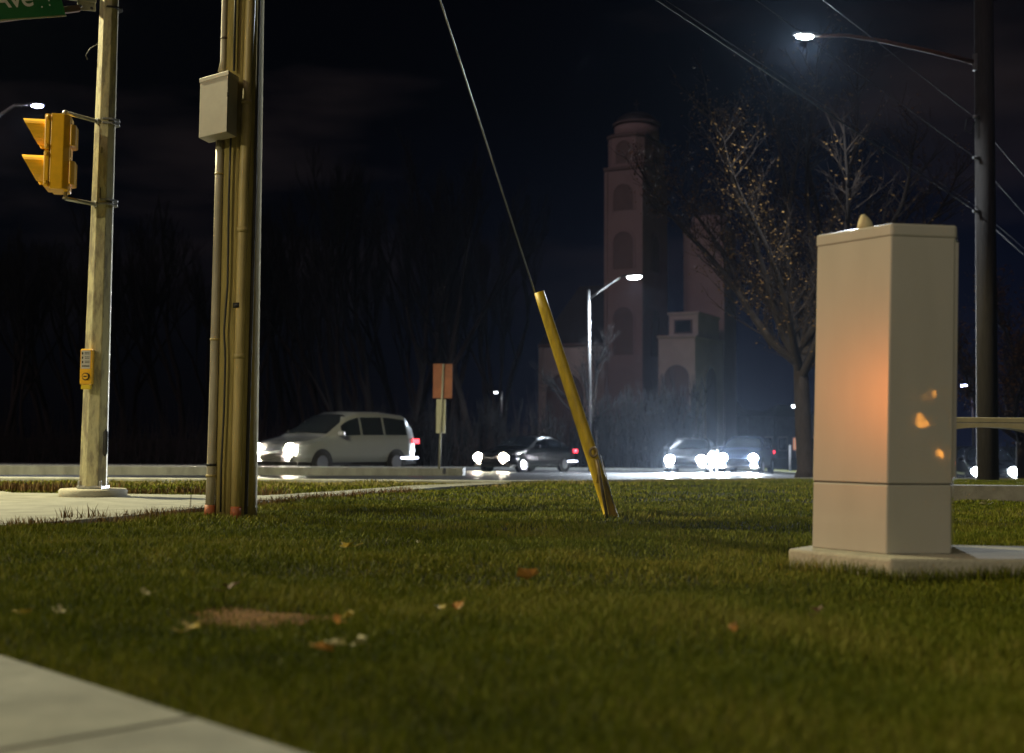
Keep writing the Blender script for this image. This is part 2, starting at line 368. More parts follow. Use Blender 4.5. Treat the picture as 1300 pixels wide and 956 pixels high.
def inpoly(x, y, poly):
    n = len(poly); r = np.zeros(x.shape, bool); j = n - 1
    for i in range(n):
        xi, yi = poly[i]; xj, yj = poly[j]
        c = ((yi > y) != (yj > y)) & (x < (xj - xi) * (y - yi) / ((yj - yi) or 1e-9) + xi)
        r ^= c; j = i
    return r
v_edge = np.vectorize(y_edge); v_gz = np.vectorize(gz)
def blades(name, regions, m, hmin, hmax, wid, keep=None, lean=.5, label=None, rand=NP):
    X = []; Y = []; Wd = []
    for (y0, y1, xa, dens, wmul) in regions:
        # xa(y) gives the (x0,x1) extent
        yy0, yy1 = y0, y1
        xl_, xr_ = xa
        w0 = (xr_ - xl_) * yy1; n = int(dens * (yy1 - yy0) * w0)
        y = rand.uniform(yy0, yy1, n); x = rand.uniform(xl_ * yy1, xr_ * yy1, n)
        k = (x > xl_ * y - .4) & (x < xr_ * y + .4)
        X.append(x[k]); Y.append(y[k]); Wd.append(np.full(k.sum(), wmul))
    X = np.concatenate(X); Y = np.concatenate(Y); Wd = np.concatenate(Wd)
    k = keep(X, Y); X = X[k]; Y = Y[k]; Wd = Wd[k]; n = len(X)
    patch = (np.sin(X * 2.1 + 1.3 * np.sin(Y * 1.7)) + np.sin(Y * 3.3 + X * 1.1) + np.sin(X * 5.7 + Y * 4.1) * .6) / 2.6
    H = rand.uniform(hmin, hmax, n) * (1 + .25 * patch); 
    yaw = rand.uniform(0, 2 * PI, n); ln = rand.uniform(0, lean, n) * H; la = rand.uniform(0, 2 * PI, n)
    Wb = wid * Wd * rand.uniform(.7, 1.3, n) / 2
    Z = v_gz(X, Y) - .022 + .011 * (np.sin(X * 3.1 + np.sin(Y * 2.3) * 1.3) + np.sin(Y * 4.7 + X * 1.7) * .6 + np.sin(X * 7.3 - Y * 5.1) * .45)
    cx, cy = np.cos(yaw) * Wb, np.sin(yaw) * Wb; lx, ly = np.cos(la) * ln, np.sin(la) * ln
    V = np.empty((n, 5, 3), np.float32)
    V[:, 0] = np.stack([X - cx, Y - cy, Z], 1); V[:, 1] = np.stack([X + cx, Y + cy, Z], 1)
    V[:, 2] = np.stack([X - cx * .8 + lx * .35, Y - cy * .8 + ly * .35, Z + H * .55], 1); V[:, 3] = np.stack([X + cx * .8 + lx * .35, Y + cy * .8 + ly * .35, Z + H * .55], 1)
    V[:, 4] = np.stack([X + lx, Y + ly, Z + H], 1)
    me = bpy.data.meshes.new(name); me.vertices.add(n * 5); me.vertices.foreach_set('co', V.ravel())
    b = (np.arange(n) * 5)[:, None]
    tri = np.concatenate([b + [[0, 1, 3, 2]], b + [[2, 3, 4, 4]]], 1)
    idx = np.concatenate([b + np.array([[0, 1, 3, 2, 2, 3, 4]])], 0).ravel()
    me.loops.add(n * 7); me.loops.foreach_set('vertex_index', idx.astype(np.int32))
    me.polygons.add(n * 2)
    st = np.stack([np.arange(n) * 7, np.arange(n) * 7 + 4], 1).ravel().astype(np.int32)
    me.polygons.foreach_set('loop_start', st)
    me.update(calc_edges=True)
    at = me.attributes.new('tint', 'FLOAT', 'POINT')
    at.data.foreach_set('value', np.repeat(np.clip(rand.normal(.45, .22, n) + .24 * patch, 0, 1.1), 5).astype(np.float32))
    me.materials.append(m); o = bpy.data.objects.new(name, me); COL.objects.link(o)
    return tag(o, label, 'grass', kind='stuff')
def keep_lawn(x, y):
    j = .018 * (np.sin(x * 31 + y * 17) + np.sin(x * 67 - y * 41) * .8 + np.sin(y * 11 - x * 7))
    k = ~inpoly(x + j, y + j, walk_poly) & ~inpoly(x - .012 + j, y - .012 + j, near_poly) & ~inpoly(x, y, pad_poly) & (y < v_edge(x) - .02)
    e = ((x - soil_c[0]) / .27) ** 2 + ((y - soil_c[1]) / .17) ** 2
    k &= (e > 1) | (NP.uniform(0, 1, len(x)) < .25 + .7 * e ** 2)
    return k
blades('lawn_grass', [(1.9, 3.2, (-.55, .55), 19000, .75), (3.2, 5, (-.5, .5), 13000, 1), (5, 8, (-.47, .5), 6200, 1.35), (8, 12, (-.45, .5), 2800, 1.9), (12, 27, (-.43, .5), 850, 3)],
       M['grass'], .016, .037, .0033, keep_lawn, lean=.9, label='short green lawn grass covering the verge in the foreground')
def keep_straw(x, y):
    d = v_edge(x) - y
    return (d > 0) & (d < np.where(x < 0, 1.7, 1.0)) & ~inpoly(x, y, walk_poly)
blades('dry_grass', [(12.5, 26, (-.30, .5), 420, 3.2)], M['straw'], .02, .05, .004, keep_straw, lean=.7, label='pale dry grass strip between the footpath and the road')
def keep_rim(x, y):
    d = np.full(x.shape, 9.0)
    for (a, b) in ((pad_poly[0], pad_poly[1]), (pad_poly[1], pad_poly[2])):
        a = np.array(a); b = np.array(b); ab = b - a; t = np.clip(((x - a[0]) * ab[0] + (y - a[1]) * ab[1]) / (ab @ ab), 0, 1)
        d = np.minimum(d, np.hypot(x - a[0] - ab[0] * t, y - a[1] - ab[1] * t))
    return (d < .07) & ~inpoly(x, y, pad_poly)
blades('slab_grass', [(5.2, 5.95, (.15, .52), 16000, 1.0)], M['grass'], .035, .085, .004, keep_rim, lean=.7, label='longer uncut grass along the front of the cabinet slab')
def keep_weed(x, y):
    a = ((x + 5.0) / .9) ** 2 + ((y - 13.4) / .55) ** 2 < 1
    b = (np.abs(y - 12.75 - .1 * np.sin(x * 9)) < .22) & (x > -4.2) & (x < -2.2)
    c = ((x + 2.95) / .18) ** 2 + ((y - 8.75) / .15) ** 2 < 1
    # ragged fringe of dead stems along the pavement edge
    return (a | b | c)
blades('weeds', [(8.5, 15, (-.5, .0), 800, 2.2)], M['weed'], .04, .12, .0045, keep_weed, lean=.6, label='brown weeds growing round the traffic signal pole base')
def keep_fringe(x, y):
    ex = np.interp(y, [4.2, 7.8, 8.9, 10, 11, 13.3, 14.9], [-14, -3.16, -2.72, -2.47, -2.2, -1.41, -.84])
    d = x - ex
    return (d > -.05) & (d < .16) & (y > 7.0)
blades('fringe_weeds', [(7.0, 14, (-.5, .0), 2200, 1.5)], M['weed'], .03, .08, .004, keep_fringe, lean=.9, label='reddish brown dead stems fringing the lawn along the pavement')

# bare soil patch
pg = MB(); pts = []
for k in range(28):
    a = 2 * PI * k / 28; r = 1 + .16 * math.sin(3 * a + 1) + .1 * math.sin(7 * a)
    pts.append((soil_c[0] + .27 * r * math.cos(a), soil_c[1] + .16 * r * math.sin(a)))
sv = [(soil_c[0], soil_c[1], ground_z(*soil_c) + .018)] + [(x, y, ground_z(x, y) + .0) for x, y in pts]
pg.add(sv, [(0, 1 + k, 1 + (k + 1) % 28) for k in range(28)], True)
tag(pg.build('soil_patch', M['soil']), 'bare brown soil patch worn in the lawn', 'soil', kind='stuff')

# fallen leaves
leafc = [mat('leaf yellow', (.60, .45, .07), .6, var=.3, vscale=30), mat('leaf orange', (.55, .26, .05), .6, var=.3, vscale=30), mat('leaf pale', (.6, .55, .3), .6, var=.3, vscale=30), mat('leaf brown', (.14, .07, .03), .7, var=.4, vscale=30)]
def ground_at(px, py):
    d = CAMM.to_3x3() @ Vector(((px - 650) / FPX, -(py - 433) / FPX, -1)); t = -.51 / d.z
    return Vector((d.x * t, d.y * t, .043))
LF = [(441, 695, 0, .075, 'crumpled yellow leaf on the lawn just right of the wooden pole foot'),
      (532, 689, 2, .025, 'tiny white leaf on the lawn between wooden pole and guy guard'),
      (675, 734, 1, .085, 'broad orange leaf on the lawn below the foot of the yellow guy guard'),
      (183, 755, 2, .04, 'small pale leaf on the lawn left of the bare soil patch'),
      (291, 748, 3, .055, 'brown leaf lying just behind the bare soil patch'),
      (580, 772, 1, .04, 'orange leaf alone in the middle of the front lawn'),
      (558, 773, 0, .028, 'small yellow leaf beside the orange leaf in mid lawn'),
      (444, 784, 0, .04, 'yellow leaf farther back in the leaf cluster right of the soil patch'),
      (428, 788, 1, .03, 'small orange leaf in the cluster right of the soil patch'),
      (458, 818, 2, .05, 'pale yellow leaf standing upright, nearest and largest of the front leaf cluster'),
      (431, 818, 2, .035, 'pale curled leaf left of the upright pale leaf'),
      (415, 825, 1, .04, 'flat orange brown leaf at the left end of the front leaf cluster'),
      (33, 779, 0, .035, 'yellow leaf tip on the lawn near the left edge above the corner footpath'),
      (78, 778, 2, .03, 'pale stem leaf on the lawn above the corner footpath'),
      (242, 800, 0, .045, 'dull yellow leaf on the lawn just in front of the soil patch'),
      (928, 800, 1, .035, 'orange leaf on the lawn left of the cabinet slab'),
      (1040, 776, 3, .035, 'brown leaf on the lawn just in front of the cabinet slab'),
      (1251, 640, 2, .09, 'pale leaf on the grass in front of the cream arched railing')]
for (px, py, c, sz, lb) in LF:
    p = ground_at(px, py); m_ = MB(); n = 9; vs = [(0, 0, 0)]
    for k in range(n):
        a = 2 * PI * k / n; r = (1 if k % 2 == 0 else .55) * sz * .5 * rnd.uniform(.8, 1.2)
        vs.append((r * math.cos(a), r * .8 * math.sin(a), .35 * sz * abs(math.cos(a)) * rnd.uniform(.5, 1.2)))
    m_.add(vs, [(0, 1 + k, 1 + (k + 1) % n) for k in range(n)])
    m_.tube([(0, 0, 0), (sz * .4, sz * .2, -.004), (sz * .8, sz * .25, .004)], .0012, 4)
    o = m_.build('fallen_leaf', leafc[c]); o.location = p; o.scale = (1.25,) * 3; o.rotation_euler = (rnd.uniform(-.5, .9), rnd.uniform(-.5, .5), rnd.uniform(0, 6))
    tag(o, lb, 'leaf', 'fallen leaves on the lawn')

# ------------------------------------------------------------------ helpers for joined lines
def tube_px(mb, pts, Y, r, n=10, **k):
    return mb.tube([W(a, b, Y) if not hasattr(Y, '__len__') else W(a, b, Y[i]) for i, (a, b) in enumerate(pts)], r, n, **k)
def bar(mb, a, b, w_, h_):
    a = Vector(a); b = Vector(b); d = (b - a); ln = d.length; q = d.to_track_quat('X', 'Z').to_matrix().to_4x4()
    return mb.box(None, (ln, w_, h_), M=Matrix.Translation((a + b) / 2) @ q)

# ------------------------------------------------------------------ signal pole
YS = 11.9; PHS = R(12)
root = empty('traffic_signal_pole', W(118, 630, YS), 'tall grey octagonal steel pole on a round concrete footing at the left', 'signal pole')
b0 = W(118, 624, YS); t0 = W(143, -120, YS); b0.z = .1
pole = MB().tube([b0, b0.lerp(t0, .5), t0], [.130, .105, .083], 8, phase=PI / 8 + PHS, smooth=False).build('pole', M['sigpole'], root, bevel=.006)
fb = W(118, 632, YS)
MB().tube([(fb.x, fb.y, -.05), (fb.x, fb.y, .06), (fb.x, fb.y, .075)], [.31, .31, .295], 28).build('footing', M['concrete'], root)
m_ = MB().tube([(b0.x, b0.y, .076), (b0.x, b0.y, .105)], .165, 4, phase=PI / 4, smooth=False)
for a in range(4):
    an = PI / 4 + a * PI / 2; m_.tube([(b0.x + .14 * math.cos(an), b0.y + .14 * math.sin(an), .1), (b0.x + .14 * math.cos(an), b0.y + .14 * math.sin(an), .15)], .014, 6)
m_.build('base_plate', M['galv'], root, bevel=.004)
# hand hole on the right side
hh = W(134, 562, YS - .07)
mm = MB(); mm.tube([hh + Vector((-.004, -.002, -.125)), hh + Vector((.0, -.002, -.1)), hh + Vector((.001, -.002, .1)), hh + Vector((.001, -.002, .125))], [.006, .022, .022, .006], 12)
mm.build('hand_hole', M['black'], root)
for y_ in (12, 156, 258):
    c = W(143.5 - (y_) * .0335, y_, YS); r = .083 + .000065 * (y_ + 120)
    for dz in ((-.02, .02) if y_ != 12 else (0,)):
        MB().tube([c + Vector((0, 0, dz - .008)), c + Vector((0, 0, dz + .008))], r + .007, 8, phase=PI / 8 + PHS, smooth=False).build('band', M['dark' if y_ == 12 else 'galv'], root)
# remnants of hazard tape on the left front face
for (ya, yb_) in ((183, 196), (229, 252)):
    c_ = W(143.5 - (ya + yb_) / 2 * .0335, (ya + yb_) / 2, YS); r = .083 + .000065 * ((ya + yb_) / 2 + 120)
    ta = R(33); nrm = Vector((-math.sin(ta), -math.cos(ta), 0)); tg = Vector((math.cos(ta), -math.sin(ta), 0)); o_ = c_ + nrm * (r * .924 + .0015); hw_ = r * .36; hz_ = (yb_ - ya) * YS / 1600 / 2
    vs = [o_ - tg * hw_ + Vector((0, 0, hz_ * .9)), o_ + tg * hw_ + Vector((0, 0, hz_ * -.1)), o_ + tg * hw_ + Vector((0, 0, -hz_ * 1.3)), o_ + tg * hw_ * .2 + Vector((0, 0, -hz_)), o_ - tg * hw_ + Vector((0, 0, -hz_ * .1))]
    MB().add(vs + [v + nrm * .001 for v in vs], [(0, 1, 2, 3, 4), (9, 8, 7, 6, 5)] + [(i, 5 + i, 5 + (i + 1) % 5, (i + 1) % 5) for i in range(5)]).build('tape_stripe', M['dark'], root)
# loop of cable on the pole's left
MB().tube([W(132, 57, YS), W(124, 56, YS), W(114, 62, YS), W(109, 70, YS), W(111, 76, YS)], .006, 6).build('cable_loop', M['dark'], root)

# signal head (its own thing, hung from the pole)
sg = empty('traffic_signal', W(78, 245, YS - .3), 'yellow two section traffic signal seen from the side on the tall grey pole', 'traffic light')
YH = YS - .35
c = W(78, 197, YH); px = YH / 1600
Rz = Matrix.Translation(c) @ Matrix.Rotation(.0, 4, 'Y') @ Matrix.Rotation(R(12), 4, 'Z')
hb = MB()
def hexbody(z0, z1, xf, xb, wy, ch):
    # plan: front (-x) flat, back (+x) chamfered
    poly = [(xf, -wy), (xb - ch, -wy), (xb, -wy + ch), (xb, wy - ch), (xb - ch, wy), (xf, wy)]
    n = 6; vs = [Rz @ Vector((p[0], p[1], z0)) for p in poly] + [Rz @ Vector((p[0], p[1], z1)) for p in poly]
    hb.add(vs, [tuple(range(n - 1, -1, -1)), tuple(range(n, 2 * n))] + [(i, (i + 1) % n, n + (i + 1) % n, n + i) for i in range(n)])
hexbody(-.345, .355, -.08, .085, .155, .05)
hexbody(.07, .27, .085, .135, .12, .035); hexbody(-.29, -.07, .085, .135, .12, .035)
housing = hb.build('housing', M['yellow'], sg, bevel=.01)
for k, zc in enumerate((.18, -.16)):
    d = MB().box(None, (.05, .325, .335), M=Rz @ Matrix.Translation((-.108, 0, zc))).build('signal_door', M['yellow'], sg, bevel=.012)
    for dy in (-.15, ):
        for dz in (-.13, .13):
            hm = MB().tube([Rz @ Vector((-.105, dy - .02, zc + dz - .015)), Rz @ Vector((-.105, dy - .02, zc + dz + .015))], .013, 8); hm.build('hinge', M['yellow'], d)
    # cutaway visor: tube whose underside is cut back
    vz = MB(); vs = []; nn = 20; rr = .145
    for i in range(nn + 1):
        a = -PI * .28 + (PI * 1.56) * i / nn
        y_ = rr * math.cos(a); z_ = rr * math.sin(a)
        ext = .045 + .165 * (z_ + rr) / (2 * rr)
        for (e, rad) in ((0, 1), (ext, 1.0), (ext, .95), (0, .95)):
            vs.append(Rz @ Vector((-.133 - e, y_ * rad, zc + z_ * rad)))
    fs = []
    for i in range(nn):
        for a in range(4):
            b = (a + 1) % 4; fs.append((i * 4 + a, i * 4 + b, (i + 1) * 4 + b, (i + 1) * 4 + a))
    vz.add(vs, fs, False); vz.build('visor', M['yellow'], d)
    ln = MB(); ln.tube([Rz @ Vector((-.134, 0, zc)), Rz @ Vector((-.142, 0, zc)), Rz @ Vector((-.152, 0, zc))], [.135, .12, .02], 20); ln.build('lens', M['glass'], d)
pole_c = lambda y: W(143.5 - y * .0335, y, YS)
for (a, b_, nm) in ((W(83, 143, YH), pole_c(158), 'top'), (W(83, 252, YH), pole_c(262), 'low')):
    br = MB(); a2 = a + Vector((0, 0, -.05 if nm == 'top' else .06))
    br.tube([a2, a], .018, 10); br.tube([a + Vector((-.0, 0, 0)), b_], .019, 10); br.dome(a + Vector((0, 0, -.005)), .03, .03, 10, 3)
    br.tube([b_.lerp(a, .22), b_.lerp(a, .30)], .03, 8)
    br.build('bracket', M['galv'], sg)

# push button
pb = empty('crossing_button', W(109, 494, YS - .15), 'yellow pedestrian push button box with white instruction plate, strapped to the grey signal pole', 'push button')
yb = YS - .19
def rbox(px0, py0, px1, py1, Y, th, name, m, parent, bev=.006):
    a = W(px0, py1, Y); b = W(px1, py0, Y)
    c = (a + b) / 2; return MB().box(c + Vector((0, th / 2, 0)), (b.x - a.x, th, b.z - a.z)).build(name, m, parent, bevel=bev)
rbox(100.5, 443, 117.5, 488, yb, .07, 'case', M['yellow'], pb, .012)
plate = rbox(102.5, 445, 115, 468, yb - .003, .004, 'instruction_plate', mat('plate grey white', (.5, .48, .44), .5), pb, .0)
mk = MB()
for i, yy in enumerate((448.5, 454, 459.5)):
    for a, b in (((103.8, yy - 1.4), (105.8, yy + 1.6)),):
        p, q = W(a[0], b[1], yb - .0045), W(b[0], a[1], yb - .0045); mk.box((p + q) / 2, (q.x - p.x, .001, q.z - p.z))
    for k in range(2):
        p, q = W(107.6, yy - .6 + k * 1.8, yb - .0045), W(113.6, yy - 1.3 + k * 1.8, yb - .0045); mk.box((p + q) / 2, (q.x - p.x, .001, abs(q.z - p.z)))
p, q = W(104, 465.4, yb - .0045), W(113.5, 464, yb - .0045); mk.box((p + q) / 2, (q.x - p.x, .001, abs(q.z - p.z)))
mk.build('marks', M['dark'], plate)
c = W(109, 478, yb - .002)
MB().tube([c, c + Vector((0, -.006, 0))], .036, 20).build('button_ring', M['black'], pb)
MB().tube([c + Vector((0, -.006, 0)), c + Vector((0, -.02, 0))], .026, 20).build('button', M['yellow'], pb)
rbox(102.5, 488, 114.5, 494, yb - .005, .06, 'tactile_block', mat('bright yellow', (.7, .5, .02), .4), pb, .006)
p, q = c + Vector((-.016, -.021, -.004)), c + Vector((.016, -.021, .004)); MB().box((p + q) / 2, (.034, .001, .011)).build('arrow', M['black'], pb)

# street name sign with its bracket arm
st = empty('street_name_sign', pole_c(10), 'green street name sign reading Ave, on a bracket arm of the grey signal pole', 'street sign')
am = MB(); bar(am, W(121, 4, YS - .02), W(98, 2, YS - .1), .02, .16); am.build('mount_plate', M['galv'], st, bevel=.004)
am = MB(); bar(am, W(122, 1, YS - .02), W(60, -8, YS - .22), .05, .05); am.build('arm', M['galv'], st, bevel=.004)
am = MB(); bar(am, W(101, 10.5, YS - .12), W(-90, 36, YS - .85), .06, .06); am.build('lower_rail', M['brown'], st, bevel=.006)
for (bx, by) in ((103, 8), (117, 11)):
    q = W(bx, by, YS - .14); MB().tube([q, q + Vector((0, -.02, 0))], .013, 8).build('bolt', M['dark'], st)
sa = W(82, 15, YS - .26); sb_ = W(-90, 27, YS - 1.0)
d = (sa - sb_); ln = d.length; ang = math.atan2(d.y, d.x)
tilt = math.atan2(d.z, math.hypot(d.x, d.y))
Ms = Matrix.Translation(sa) @ Matrix.Rotation(ang, 4, 'Z') @ Matrix.Rotation(-tilt, 4, 'Y')
panel = MB().box(None, (ln, .012, .42), M=Ms @ Matrix.Translation((-ln / 2, 0, .18))).build('panel', M['green'], st, bevel=.003)
rim = MB().box(None, (ln + .012, .006, .016), M=Ms @ Matrix.Translation((-ln / 2, 0, -.036))).build('edge', M['signgrey'], panel)
fc = bpy.data.curves.new('t', 'FONT'); fc.body = 'Ave'; fc.size = .235; fc.extrude = .001; fc.align_x = 'RIGHT'; fc.offset = .003
fo = bpy.data.objects.new('t', fc); COL.objects.link(fo); bpy.context.view_layer.update()
me = bpy.data.meshes.new_from_object(fo.evaluated_get(bpy.context.evaluated_depsgraph_get())); bpy.data.objects.remove(fo)
me.transform(Ms @ Matrix.Translation((-.272, -.008, .075)) @ Matrix.Rotation(R(90), 4, 'X')); me.name = 'lettering'
me.materials.clear(); me.materials.append(M['white']); o = bpy.data.objects.new('lettering', me); COL.objects.link(o); o.parent = panel; o.matrix_parent_inverse = Matrix()
o.parent = None; o.parent = st; o.matrix_parent_inverse = st.matrix_basis.inverted(); o.name = 'lettering'
dt = MB()
for (dx, dz) in ((-.125, .112), (-.128, .07), (-.128, .145), (-.205, .058), (-.105, .148)):
    q = Ms @ Vector((dx, -.007, dz)); MB().tube([q, q + Vector((0, -.002, 0))], .006, 8).build('dot', M['white'], st)

# ------------------------------------------------------------------ wooden utility pole
YU = 9.15
up = empty('utility_pole', W(299, 657, YU), 'thick weathered wooden utility pole with vertical conduits, standing in the lawn at left', 'utility pole')
pb0 = W(299.5, 657, YU); pb0.z = -.1; ptop = W(299.5 + .0183 * 1400, 657 - 1400, YU)
def poleX(py): return 299.5 + (657 - py) * .0183
n_ = 12
MB().tube([pb0.lerp(ptop, i / n_) for i in range(n_ + 1)], [.150 - .025 * i / n_ for i in range(n_ + 1)], 28).build('pole', M['wood'], up)
# front conduit
fcn = [(299.5, 657, 0), (301, 560, 0), (304, 450, 0), (309, 250, 0), (314, 125, 0), (318.5, 0, 0), (324, -200, 0)]
YF = YU - .175
MB().tube([W(a, b, YF) for a, b, _ in fcn], .036, 14).build('conduit', M['conduit_tan'], up)
cuff = MB().tube([W(299.2, 659, YF), W(299.6, 643, YF)], .039, 14).build('orange_sleeve', M['rust_orange'], up)
for (cx, cy, r_) in ((308, 292, .042), (302.5, 398 - 10, .039), (303.8, 452, .04), (313, 130, .041)):
    q = W(cx, cy, YF); MB().tube([q + Vector((0, 0, -.018)), q + Vector((0, 0, .018))], r_, 14).build('coupling', M['conduit_tan'] if cy != 388 else M['dark'], up)
# dark batten right of the front conduit, standing in for the shadow gap
MB().tube([W(312, 657, YU - .13), W(323.5, 250, YU - .13), W(333, -200, YU - .12)], .012, 8).build('shadow_gap_batten', M['darkwood'], up)
# left conduit
YL = YU - .07
lc = [(266, 657), (268, 600), (270.5, 520), (274, 380), (277.5, 250), (279.5, 172)]
MB().tube([W(a, b, YL) for a, b in lc], [.034, .032, .031, .031, .030, .030], 14).build('conduit', M['conduit'], up)
MB().tube([W(282, 92, YL), W(284, 78, YL), W(286, 0, YL), W(290, -160, YL)], [.031, .025, .025, .025], 14).build('conduit', M['conduit'], up)
MB().tube([W(265.6, 659, YL), W(266.6, 641, YL)], .037, 14).build('orange_sleeve', M['rust_orange'], up)
for (cx, cy, r_, mm_) in ((267.6, 604, .036, 'conduit_tan'), (268.2, 590, .037, 'dark'), (272.5, 431, .034, 'conduit_tan'), (278.4, 221, .033, 'conduit_tan'), (285, 49, .028, 'brown')):
    q = W(cx, cy, YL); MB().tube([q + Vector((0, 0, -.008)), q + Vector((0, 0, .008))], r_, 14).build('strap', M[mm_], up)
# loose black cable
cb = [(280, 650), (281, 590), (284.5, 520), (286, 456), (284.5, 420), (289, 360), (290.5, 250), (293, 172)]
MB().tube([W(a, b, YU - .16) for a, b in cb], .0075, 6).build('cable', M['black'], up)
MB().tube([W(297, 90, YU - .16), W(299, 0, YU - .16), W(303, -120, YU - .16)], .009, 6).build('cable', M['black'], up)
# box
bx = empty('meter_box', W(276, 170, YU - .2), 'grey metal junction box mounted on the left of the wooden utility pole', 'junction box')
cA = W(253.5, 132, YU - .16); cB = W(288.5, 129, YU - .36); cC = W(301.5, 129, YU - .20)
zt, zb = W(288.5, 91, YU - .36).z, W(288.5, 167, YU - .36).z
poly = [(cA.x, cA.y), (cB.x, cB.y), (cC.x, cC.y), (cA.x + cC.x - cB.x, cA.y + cC.y - cB.y)]
MB().prism(poly, zb, zt).build('case', M['paintgrey'], bx, bevel=.004)
cx_, cy_ = sum(p[0] for p in poly) / 4, sum(p[1] for p in poly) / 4
lid = [(cx_ + (p[0] - cx_) * 1.05, cy_ + (p[1] - cy_) * 1.05) for p in poly]
MB().prism(lid, zt - .025, zt + .008).build('lid', M['paintgrey'], bx, bevel=.003)
ltc = W(289.5, 120, YU - .365); MB().box(ltc, (.012, .012, .03)).build('latch', M['dark'], bx)

# ------------------------------------------------------------------ guy wire with yellow guard
YG = 9.45
gy = empty('guy_guard', W(775, 656, YG), 'long leaning yellow plastic guy wire guard rising from the lawn with its anchor rod', 'guy guard')
ga, gb = W(777, 658, YG), W(684.5, 371, YG)
ax = (gb - ga).normalized(); side = ax.cross(Vector((0, -1, 0))).normalized(); frt = side.cross(ax).normalized()
vs = []; fs = []; nn = 14; ns = 12
for i in range(ns + 1):
    p = ga.lerp(gb, i / ns); rr = .052 - .012 * i / ns; fl = .8 if i > 0 else 1
    for sgn in (1, .88):
        for k in range(nn + 1):
            a = -PI * .62 + PI * 1.24 * k / nn
            vs.append(p + side * math.sin(a) * rr * sgn + frt * (-math.cos(a)) * rr * sgn * -1)
st_ = 2 * (nn + 1)
for i in range(ns):
    for k in range(nn):
        for o_ in (0, nn + 1):
            fs.append((i * st_ + o_ + k, i * st_ + o_ + k + 1, (i + 1) * st_ + o_ + k + 1, (i + 1) * st_ + o_ + k))
    for k in (0, nn):
        fs.append((i * st_ + k, i * st_ + nn + 1 + k, (i + 1) * st_ + nn + 1 + k, (i + 1) * st_ + k))
for i in (0, ns):
    for k in range(nn): fs.append((i * st_ + k, i * st_ + k + 1, i * st_ + nn + 2 + k, i * st_ + nn + 1 + k))
MB().add(vs, fs, True).build('guard', M['yellow_plastic'], gy)
rod = MB(); off = Vector((0, -.075, 0))
rod.tube([W(771, 658, YG - .08), W(760.5, 600, YG - .08), W(757.5, 583, YG - .08)], .012, 8)
ec = W(753.5, 574, YG - .08)
rod.tube([ec + Vector((math.cos(a) * .026, 0, math.sin(a) * .032)) for a in [2 * PI * k / 14 for k in range(15)]], .010, 8, caps=False)
rod.build('anchor_rod', mat('rusty steel', (.30, .22, .10), .6, metal=.4, var=.5, vscale=30), gy)
MB().tube([W(762, 577, YG - .06), W(770, 606, YG - .07), W(779, 640, YG - .06)], .004, 6).build('tail_wire', M['galv'], gy)
MB().box(W(757, 607, YG - .03), (.012, .05, .06)).build('clip', M['yellow_plastic'], gy)
wtop = pb0.lerp(ptop, .985)
gw = MB().tube([gb + Vector((0, 0, -.1)), wtop], .0062, 6)
tag(gw.build('guy_wire', M['galv']), 'thin steel guy wire rising from the yellow guard to the top of the wooden pole', 'guy wire')

# ------------------------------------------------------------------ cabinet
cz0, cz1 = .07, W(1130, 283, 5.55).z
pA, pC, pB, pD = W(1031.5, 600, 5.89), W(1127, 600, 5.55), W(1209, 600, 5.6), W(1212, 600, 6.02)
tA, tC, tB = W(1036.5, 300, 5.89), W(1130, 300, 5.55), W(1214, 300, 5.6)
cab = empty('utility_cabinet', (pC.x, pC.y, cz0), 'tall beige metal utility cabinet standing on a concrete slab at right', 'cabinet')
lean = ((tC.x - pC.x) + (tB.x - pB.x)) / 2 / (W(1130, 300, 5.55).z - W(1127, 600, 5.55).z)
def cpt(p, z, sc=1, ctr=(1.70, 5.78)):
    x, y = ctr[0] + (p.x - ctr[0]) * sc, ctr[1] + (p.y - ctr[1]) * sc
    return Vector((x + lean * (z - .4), y, z))
def cprism(z0, z1, sc, name, m, parent, bev=.006, sl=0):
    P = [pA, pC, pB, pD]; vs = [cpt(p, z0, sc) for p in P] + [cpt(p, z1, sc) for p in P]
    o = MB().add(vs, [(3, 2, 1, 0), (4, 5, 6, 7)] + [(i, (i + 1) % 4, 4 + (i + 1) % 4, 4 + i) for i in range(4)]).build(name, m, parent, bevel=bev); return o
zs = W(1128, 615, 5.55).z
cprism(cz0, zs - .0015, .99, 'plinth', M['cabinet'], cab)
cprism(zs + .0015, cz1 - .055, 1.0, 'body', M['cabinet'], cab)
cprism(zs - .0015, zs + .0015, .98, 'seam', M['dark'], cab, 0)
cprism(cz1 - .06, cz1, 1.022, 'lid', M['cabinet'], cab, .01)
# right-hand door return and hinge strip
e0, e1 = cpt(pB, zs + .03, 1.0) + Vector((.010, .03, 0)), cpt(pB, cz1 - .075, 1.0) + Vector((.010, .03, 0))
dm = MB(); bar(dm, e0, e1, .035, .022); dm.build('door_edge', M['cabinet'], cab, bevel=.003)
q = W(1098, 284, 5.75); cp = MB().tube([q + Vector((0, 0, -.03)), q, q + Vector((-.006, 0, .025)), q + Vector((-.01, 0, .042))], [.036, .034, .022, .008], 14)
cp.build('vent_cap', M['cream'], cab)
tag(MB().prism(pad_poly, -.1, .07).build('concrete_slab', M['concrete'], bevel=.012), 'pale concrete slab under the beige cabinet', 'slab')

